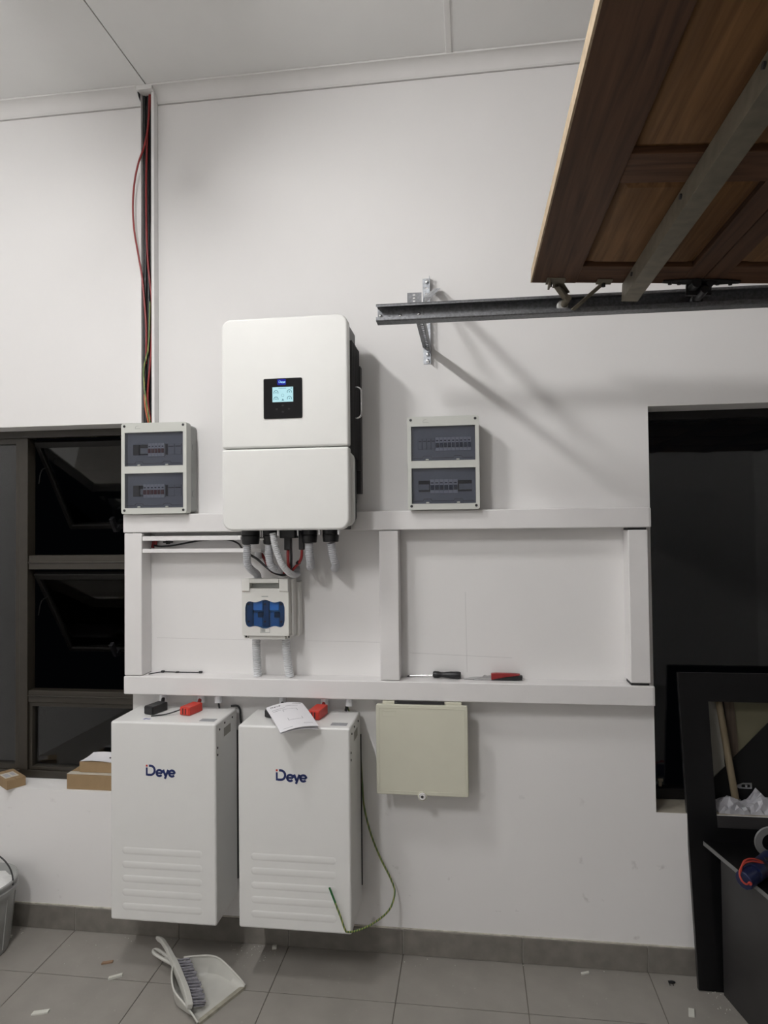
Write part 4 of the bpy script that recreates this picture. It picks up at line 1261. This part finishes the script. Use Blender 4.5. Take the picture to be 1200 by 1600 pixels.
# ------------------------------------------------------------------ garage door overhead
gd = thing('garage_door', (.193, -.6, 2.394), 'dark brown panelled timber garage door rolled up overhead', 'garage door')
YW = 2.75      # width of the door towards the camera
SECW = .475
TH = .042
def door_frame(x, z, ang):
    return Matrix.Translation((x, -.6, z)) @ Matrix.Rotation(ang, 4, 'Y')
x, z = .193, 2.394
angs = (.066, .060, .03, .02, .0)
frames = []
for k in range(5):
    frames.append(door_frame(x, z, angs[k]))
    x += SECW * math.cos(angs[k])
    z -= SECW * math.sin(angs[k])
for k, M in enumerate(frames):
    g = .002 if k else 0
    st = [(g, .128 if k == 0 else .055), (SECW - .055, SECW - .001)]
    for a, b in st:      # long rails across the door
        obj('rail', MB().box(a, b, -YW, 0, 0, TH, M), WOODY, gd, .0015)
    cuts = [0, .125, .572, .683, 1.13, 1.24, 1.69, 1.80, 2.25, 2.36, YW]
    a0, a1 = st[0][1], st[1][0]
    for i in range(0, len(cuts) - 1, 2):     # short stiles between the panels
        obj('stile', MB().box(a0, a1, -cuts[i + 1], -cuts[i], .0008, TH, M), WOODX, gd, .0015)
    for i in range(1, len(cuts) - 1, 2):
        p = MB()
        y0, y1 = -cuts[i + 1], -cuts[i]
        obj('panel_recess', MB().box(a0, a1, y0, y1, .016, .022, M), WOODP, gd)
        ins = .026
        p.hexa([M @ Vector(v) for v in ((a0 + .006, y0 + .006, .016), (a1 - .006, y0 + .006, .016), (a1 - .006, y1 - .006, .016), (a0 + .006, y1 - .006, .016))],
               [M @ Vector(v) for v in ((a0 + ins, y0 + ins, .004), (a1 - ins, y0 + ins, .004), (a1 - ins, y1 - ins, .004), (a0 + ins, y1 - ins, .004))])
        obj('panel', p, WOODP, gd, .001)
    if k == 0:
        obj('leading_edge', MB().box(-.004, 0, -YW, 0, .0005, TH, M), RAWWOOD, gd, label='raw pale timber edge')
M = frames[0]
ch = MB().plate([(.262, 0), (.262, -.052), (.308, -.052), (.308, -.044), (.3055, -.044), (.3055, -.0495), (.2645, -.0495), (.2645, -.0025), (.300, -.0025), (.300, 0)], [], -YW + .02, .004, 'y')
for v in ch.bm.verts:
    v.co = M @ v.co
obj('strut', ch, OLDSTEEL, gd, .0006, label='dusty steel stiffening channel')
for y in (-.12, -.55, -.95):
    obj('strut_screw', MB().cyl(M @ Vector((.258, y, -.018)), M @ Vector((.263, y, -.018)), .006, 8), DARKSTEEL, gd)
# top roller bracket
rb = obj('roller_bracket', MB().box(.040, .092, -.045, .004, -.004, 0, M).box(.046, .052, -.045, -.002, -.022, -.003, M)
         .box(.062, .094, -.040, .026, -.006, -.003, M), OLDSTEEL, gd, .0012, label='folded zinc top roller bracket')
P0 = M @ Vector((.076, .004, -.006))
P1 = Vector((.303, -.545, 2.356))
arm = MB()
dd = (P1 - P0)
q = Matrix.Translation(P0) @ dd.to_track_quat('Z', 'X').to_matrix().to_4x4()
arm.box(-.016, .016, -.003, .003, -.01, dd.length + .006, q).box(-.016, -.012, -.003, .012, -.01, dd.length * .8, q).box(.012, .016, -.003, .012, -.01, dd.length * .8, q)
obj('bracket_leg', arm, OLDSTEEL, rb, .0008)
obj('stem_sleeve', MB().cyl((.302, -.575, 2.352), (.293, -.520, 2.344), .0105, 14), OLDSTEEL, rb, .001)
obj('roller', MB().lathe([(0, -.535), (.014, -.535), (.0175, -.532), (.0175, -.522), (.014, -.519), (0, -.519)], (.291, 0, 2.343), 24, 'y'), mat('white nylon roller', (.42, .42, .40), .4), rb)
s0, s1 = M @ Vector((.205, -.012, -.004)), Vector((.318, -.548, 2.322))
dd = s1 - s0
q = Matrix.Translation(s0) @ dd.to_track_quat('Z', 'Y').to_matrix().to_4x4()
obj('brace_strap', MB().box(-.009, .009, -.0015, .0015, 0, dd.length, q), OLDSTEEL, rb, .0005)
obj('brace_foot', MB().box(.185, .228, -.036, .000, -.004, 0, M), OLDSTEEL, rb, .0008)
obj('foot_bolt', MB().cyl(M @ Vector((.206, -.010, -.004)), M @ Vector((.206, -.010, -.014)), .006, 8).cyl(M @ Vector((.052, -.012, -.004)), M @ Vector((.052, -.012, -.016)), .006, 8), BLACKMETAL, rb)
# black hinge with roller between the first two sections
hx = SECW
hg = obj('hinge', MB().plate([(hx - .105, -.030), (hx - .105, -.014), (hx - .045, -.004), (hx + .045, -.004), (hx + .105, -.014), (hx + .105, -.030), (hx + .045, -.042), (hx - .045, -.042)], [], -.0045, -.0005, 'z', M), BLACKMETAL, gd, .0012, label='black strap hinge with roller')
obj('knuckle', MB().cyl(M @ Vector((hx - .018, -.045, -.013)), M @ Vector((hx - .018, .012, -.013)), .013, 14).cyl(M @ Vector((hx + .02, -.040, -.012)), M @ Vector((hx + .02, .004, -.012)), .010, 12)
    .cyl(M @ Vector((hx + .006, -.040, -.030)), M @ Vector((hx + .006, .02, -.034)), .011, 12).box(hx - .035, hx + .035, -.006, .003, -.035, -.003, M), BLACKMETAL, hg, .001)
for u in (-.085, -.06, .045, .08):
    obj('hinge_bolt', MB().cyl(M @ Vector((hx + u, -.020, -.0045)), M @ Vector((hx + u, -.020, -.010)), .0055, 8), DARKSTEEL, hg)
obj('stem', MB().cyl((.683, -.60, 2.337), (.683, -.515, 2.337), .0055, 10), BLACKMETAL, hg)
obj('roller', MB().lathe([(0, -.536), (.014, -.536), (.0180, -.532), (.0180, -.522), (.014, -.518), (0, -.518)], (.683, 0, 2.337), 24, 'y').lathe([(0, -.545), (.009, -.545), (.011, -.536), (0, -.536)], (.683, 0, 2.337), 16, 'y'), BLACKMETAL, hg)

# ------------------------------------------------------------------ leaning black frame and what stands behind it
lf = thing('black_panel_frame', (1.2, -.08, 0), 'tall black board frame with a big opening leaning on the right window', 'panel frame')
tilt = math.atan(.153)
ML = Matrix.Translation((0, -.090, .003)) @ Matrix.Rotation(-tilt, 4, 'X')
cs = math.cos(tilt)
def FZ(zw):
    return zw / cs
obj('frame_board', MB().plate(rect(.785, 1.75, 0, FZ(1.091)), [rect(.888, 1.65, FZ(.584), FZ(.986))], 0, .018, 'y', ML), CABTOP, lf, .0015, label='black board with rectangular opening')
obj('opening_rail', MB().box(.888, 1.65, -.002, .0, FZ(.542), FZ(.583), ML), CABSIDE, lf, .0006)
obj('edge_strip', MB().box(.7838, .7850, .0, .018, 0, FZ(1.091), ML), CABSIDE, lf)
obj('top_strip', MB().box(.785, 1.75, .001, .017, FZ(1.091), FZ(1.0922), ML), CABSIDE, lf)

obj('wooden_pole', MB().cyl((.985, .068, .5885), (.930, .114, 1.075), .0135, 14, .0125), POLEW, label='pale wooden pole standing on the window sill behind the black frame', cat='pole')
obj('dark_streak', MB().hexa([(1.000, .1195, .60), (1.028, .1195, .60), (1.028, .1235, .60), (1.000, .1235, .60)], [(.958, .1195, 1.05), (.996, .1195, 1.05), (.996, .1235, 1.05), (.958, .1235, 1.05)]), POLED,
    label='narrow dark brown slat behind the wooden pole', cat='streak')  # narrow dark brown piece, slanting up behind the pole
obj('beige_board', MB().box(.985, 1.34, .1255, .1290, .588, 1.06), BEIGE,
    label='olive beige board right of the pole against the right window glass', cat='board')
obj('pale_board', MB().hexa([(.916, .1255, .588), (.972, .1255, .588), (.972, .1290, .588), (.916, .1290, .588)], [(.903, .1255, 1.06), (.948, .1255, 1.06), (.948, .1290, 1.06), (.903, .1290, 1.06)]), PALEB,
    label='narrow pale board left of the pole against the right window glass', cat='board')
bs = thing('black_sheet', (1.1, .11, .588), 'black sheet with a slanting top edge in front of the beige board', 'sheet')
obj('sheet', MB().plate([(.880, .5885), (1.36, .5885), (1.36, 1.03), (1.120, .899), (.917, .680), (.880, .660)], [], .1130, .1165), BLACKSHEET, bs, .0005)
obj('lever_plate', MB().plate([(.992, .657), (1.010, .648), (1.056, .648), (1.056, .670), (1.025, .669)], [(rrect(1.018, 1.050, .652, .664, .003, 2))], .1085, .1132), STEEL, bs, .0006, label='small bright lever plate')
obj('lever_pin', MB().cyl((1.034, .107, .659), (1.034, .1135, .659), .005, 10), CHROME, bs)

random.seed(3)
cp = MB()
NX, NY = 16, 9
def crumple(i, j):
    u, v = i / NX, j / NY
    x = .905 + .26 * u
    ydown = .014 + .088 * v
    hgt = .006 + .018 * max(0, 1 - abs(u - .22) / .2) + .055 * max(0, 1 - abs(u - .62) / .20) * v + .02 * (1 - abs(v - .5) * 2)
    return Vector((x + random.uniform(-.006, .006), ydown + random.uniform(-.003, .003), .588 + max(.002, hgt + random.uniform(-.010, .012))))
Gd = [[crumple(i, j) for j in range(NY + 1)] for i in range(NX + 1)]
vs = [p for r_ in Gd for p in r_] + [Vector((p.x, p.y, .5876)) for r_ in Gd for p in r_]
WW = NY + 1
KK = len(vs) // 2
fs = []
for i in range(NX):
    for j in range(NY):
        a = i * WW + j
        fs += [(a, a + WW, a + WW + 1), (a, a + WW + 1, a + 1)]
for i in range(NX):
    for j in (0, NY):
        a = i * WW + j
        fs.append((a, a + WW, KK + a + WW, KK + a))
for j in range(NY):
    for i in (0, NX):
        a = i * WW + j
        fs.append((a, a + 1, KK + a + 1, KK + a))
cp.add(vs, fs)
obj('crumpled_plastic', cp, BAG, label='crumpled pale plastic sheet on the window sill at the foot of the pole', cat='plastic sheet', smooth=12)

# ------------------------------------------------------------------ low black cabinet and the tool on it
cb = thing('low_cabinet', (1.3, -.35, 0), 'low black cabinet with a thin overhanging top beside the right window', 'cabinet')
e = Vector((.213, -.977, 0))
O = Vector((.833, -.021, 0))
def along_e(y):
    return .833 + .213 / .977 * (-.021 - y)
obj('top', MB().plate([(along_e(-.021), -.021), (1.75, -.021), (1.75, -.62), (along_e(-.62), -.62)], [], .484, .500, 'z'), CABTOP, cb, .001, label='black glossy top')
obj('top_edge_band', MB().plate([(along_e(-.021) - .0012, -.021), (along_e(-.021), -.021), (along_e(-.62), -.62), (along_e(-.62) - .0012, -.62)], [], .4845, .4995, 'z'), mat('grey edge band', (.16, .16, .16), .4), cb)
sx = lambda y: along_e(y) + .0125
obj('side_panel', MB().plate([(sx(-.102), -.102), (sx(-.102) + .018, -.102), (sx(-.60) + .018, -.60), (sx(-.60), -.60)], [], .002, .484, 'z'), CABSIDE, cb, .0008, label='charcoal side panel')
obj('side_panel', MB().box(1.71, 1.73, -.60, -.102, .002, .484), CABSIDE, cb, .0008)
obj('back_panel', MB().box(.885, 1.71, -.114, -.104, .002, .484), CABSIDE, cb)
obj('shelf', MB().plate([(sx(-.12) + .018, -.12), (1.71, -.12), (1.71, -.58), (sx(-.58) + .018, -.58)], [], .22, .236, 'z'), CABSIDE, cb)

gt = thing('power_tool', (.92, -.27, .5), 'navy power tool with its red cord wound round it on the cabinet', 'power tool')
TZ = .5005
axis = [Vector((.855, -.335, .532)), Vector((.895, -.300, .531)), Vector((.940, -.255, .531)), Vector((1.00, -.190, .531)), Vector((1.07, -.12, .530))]
mb = MB()
mb.tube([axis[0], axis[1]], .031, 14, 3)
obj('gear_head', MB().cyl((.850, -.335, .5215), (.892, -.305, .530), .0300, 10, .0285), TOOLNAVY, gt, .004)
obj('motor_body', MB().tube([(.890, -.306, .5312), (.930, -.265, .5312), (.985, -.206, .5312)], .0300, 16, 5), TOOLNAVY, gt)
obj('rear_grip', MB().tube([(.983, -.207, .5312), (1.04, -.150, .5312), (1.10, -.10, .5312)], .0240, 14, 5), TOOLNAVY, gt)
obj('collar', MB().cyl((.918, -.277, .5312), (.930, -.265, .5312), .0306, 18), BLACKPL, gt)
obj('switch', MB().box(.945, .975, -.270, -.250, .550, .562), BLACKPL, gt, .003)
obj('maker_plate', MB().plate(rrect(-.016, .016, -.008, .008, .003, 3), [], -.0015, .0015, 'y', Matrix.Translation((.955, -.262, .549)) @ Matrix.Rotation(.8, 4, 'Z') @ Matrix.Rotation(-.7, 4, 'X')), GREYLAB, gt)
obj('vent_slots', MB().box(.905, .910, -.322, -.318, .525, .545).box(.915, .920, -.312, -.308, .525, .545).box(.925, .930, -.302, -.298, .525, .545), BLACKPL, gt)
obj('guard', MB().lathe([(.030, -.004), (.052, -.004), (.055, 0), (.052, .003), (.030, .003), (.030, -.004)], (1.02, -.130, .556), 28, 'y'), mat('grey guard steel', (.17, .17, .17), .45), gt, label='curved grey guard')
obj('cord', MB().tube([(.862, -.352, .525), (.850, -.356, .522), (.838, -.352, .532), (.838, -.338, .550), (.858, -.318, .566), (.890, -.300, .568), (.930, -.285, .556), (.958, -.268, .540), (.968, -.262, .522)], .0029, 8, 8)
    .tube([(.838, -.340, .545), (.862, -.312, .572), (.900, -.290, .571), (.940, -.275, .552), (.972, -.258, .530), (1.00, -.25, .508)], .0029, 8, 8)
    .tube([(.962, -.272, .512), (1.0, -.275, .5048), (1.08, -.262, .5045)], .0038, 8, 8), CORDRED, gt, label='orange red flexible cord')
obj('cord_sleeve', MB().cyl((.862, -.354, .524), (.885, -.336, .5255), .0065, 10), CORDRED, gt)
obj('offcut_card', MB().plate([(.935, -.405), (1.02, -.365), (1.03, -.395), (.950, -.425)], [], TZ, TZ + .008, 'z'), TAPE, label='pale offcut on the cabinet edge in front of the tool', cat='offcut')
# pencil lines on the wall between the beams
pl = MB().ribbon([(-.024, 1.41), (-.021, 1.098)], .0012, -.0006, -.0001).ribbon([(-.246, 1.170), (.152, 1.156)], .0010, -.0006, -.0001)
pl.ribbon([(-1.30, 1.218), (-.90, 1.213)], .0009, -.0006, -.0001).ribbon([(-.66, 1.213), (-.36, 1.210)], .0009, -.0006, -.0001)
obj('pencil_marks', pl, mat('pencil grey', (.58, .57, .56), .8), wall_back)
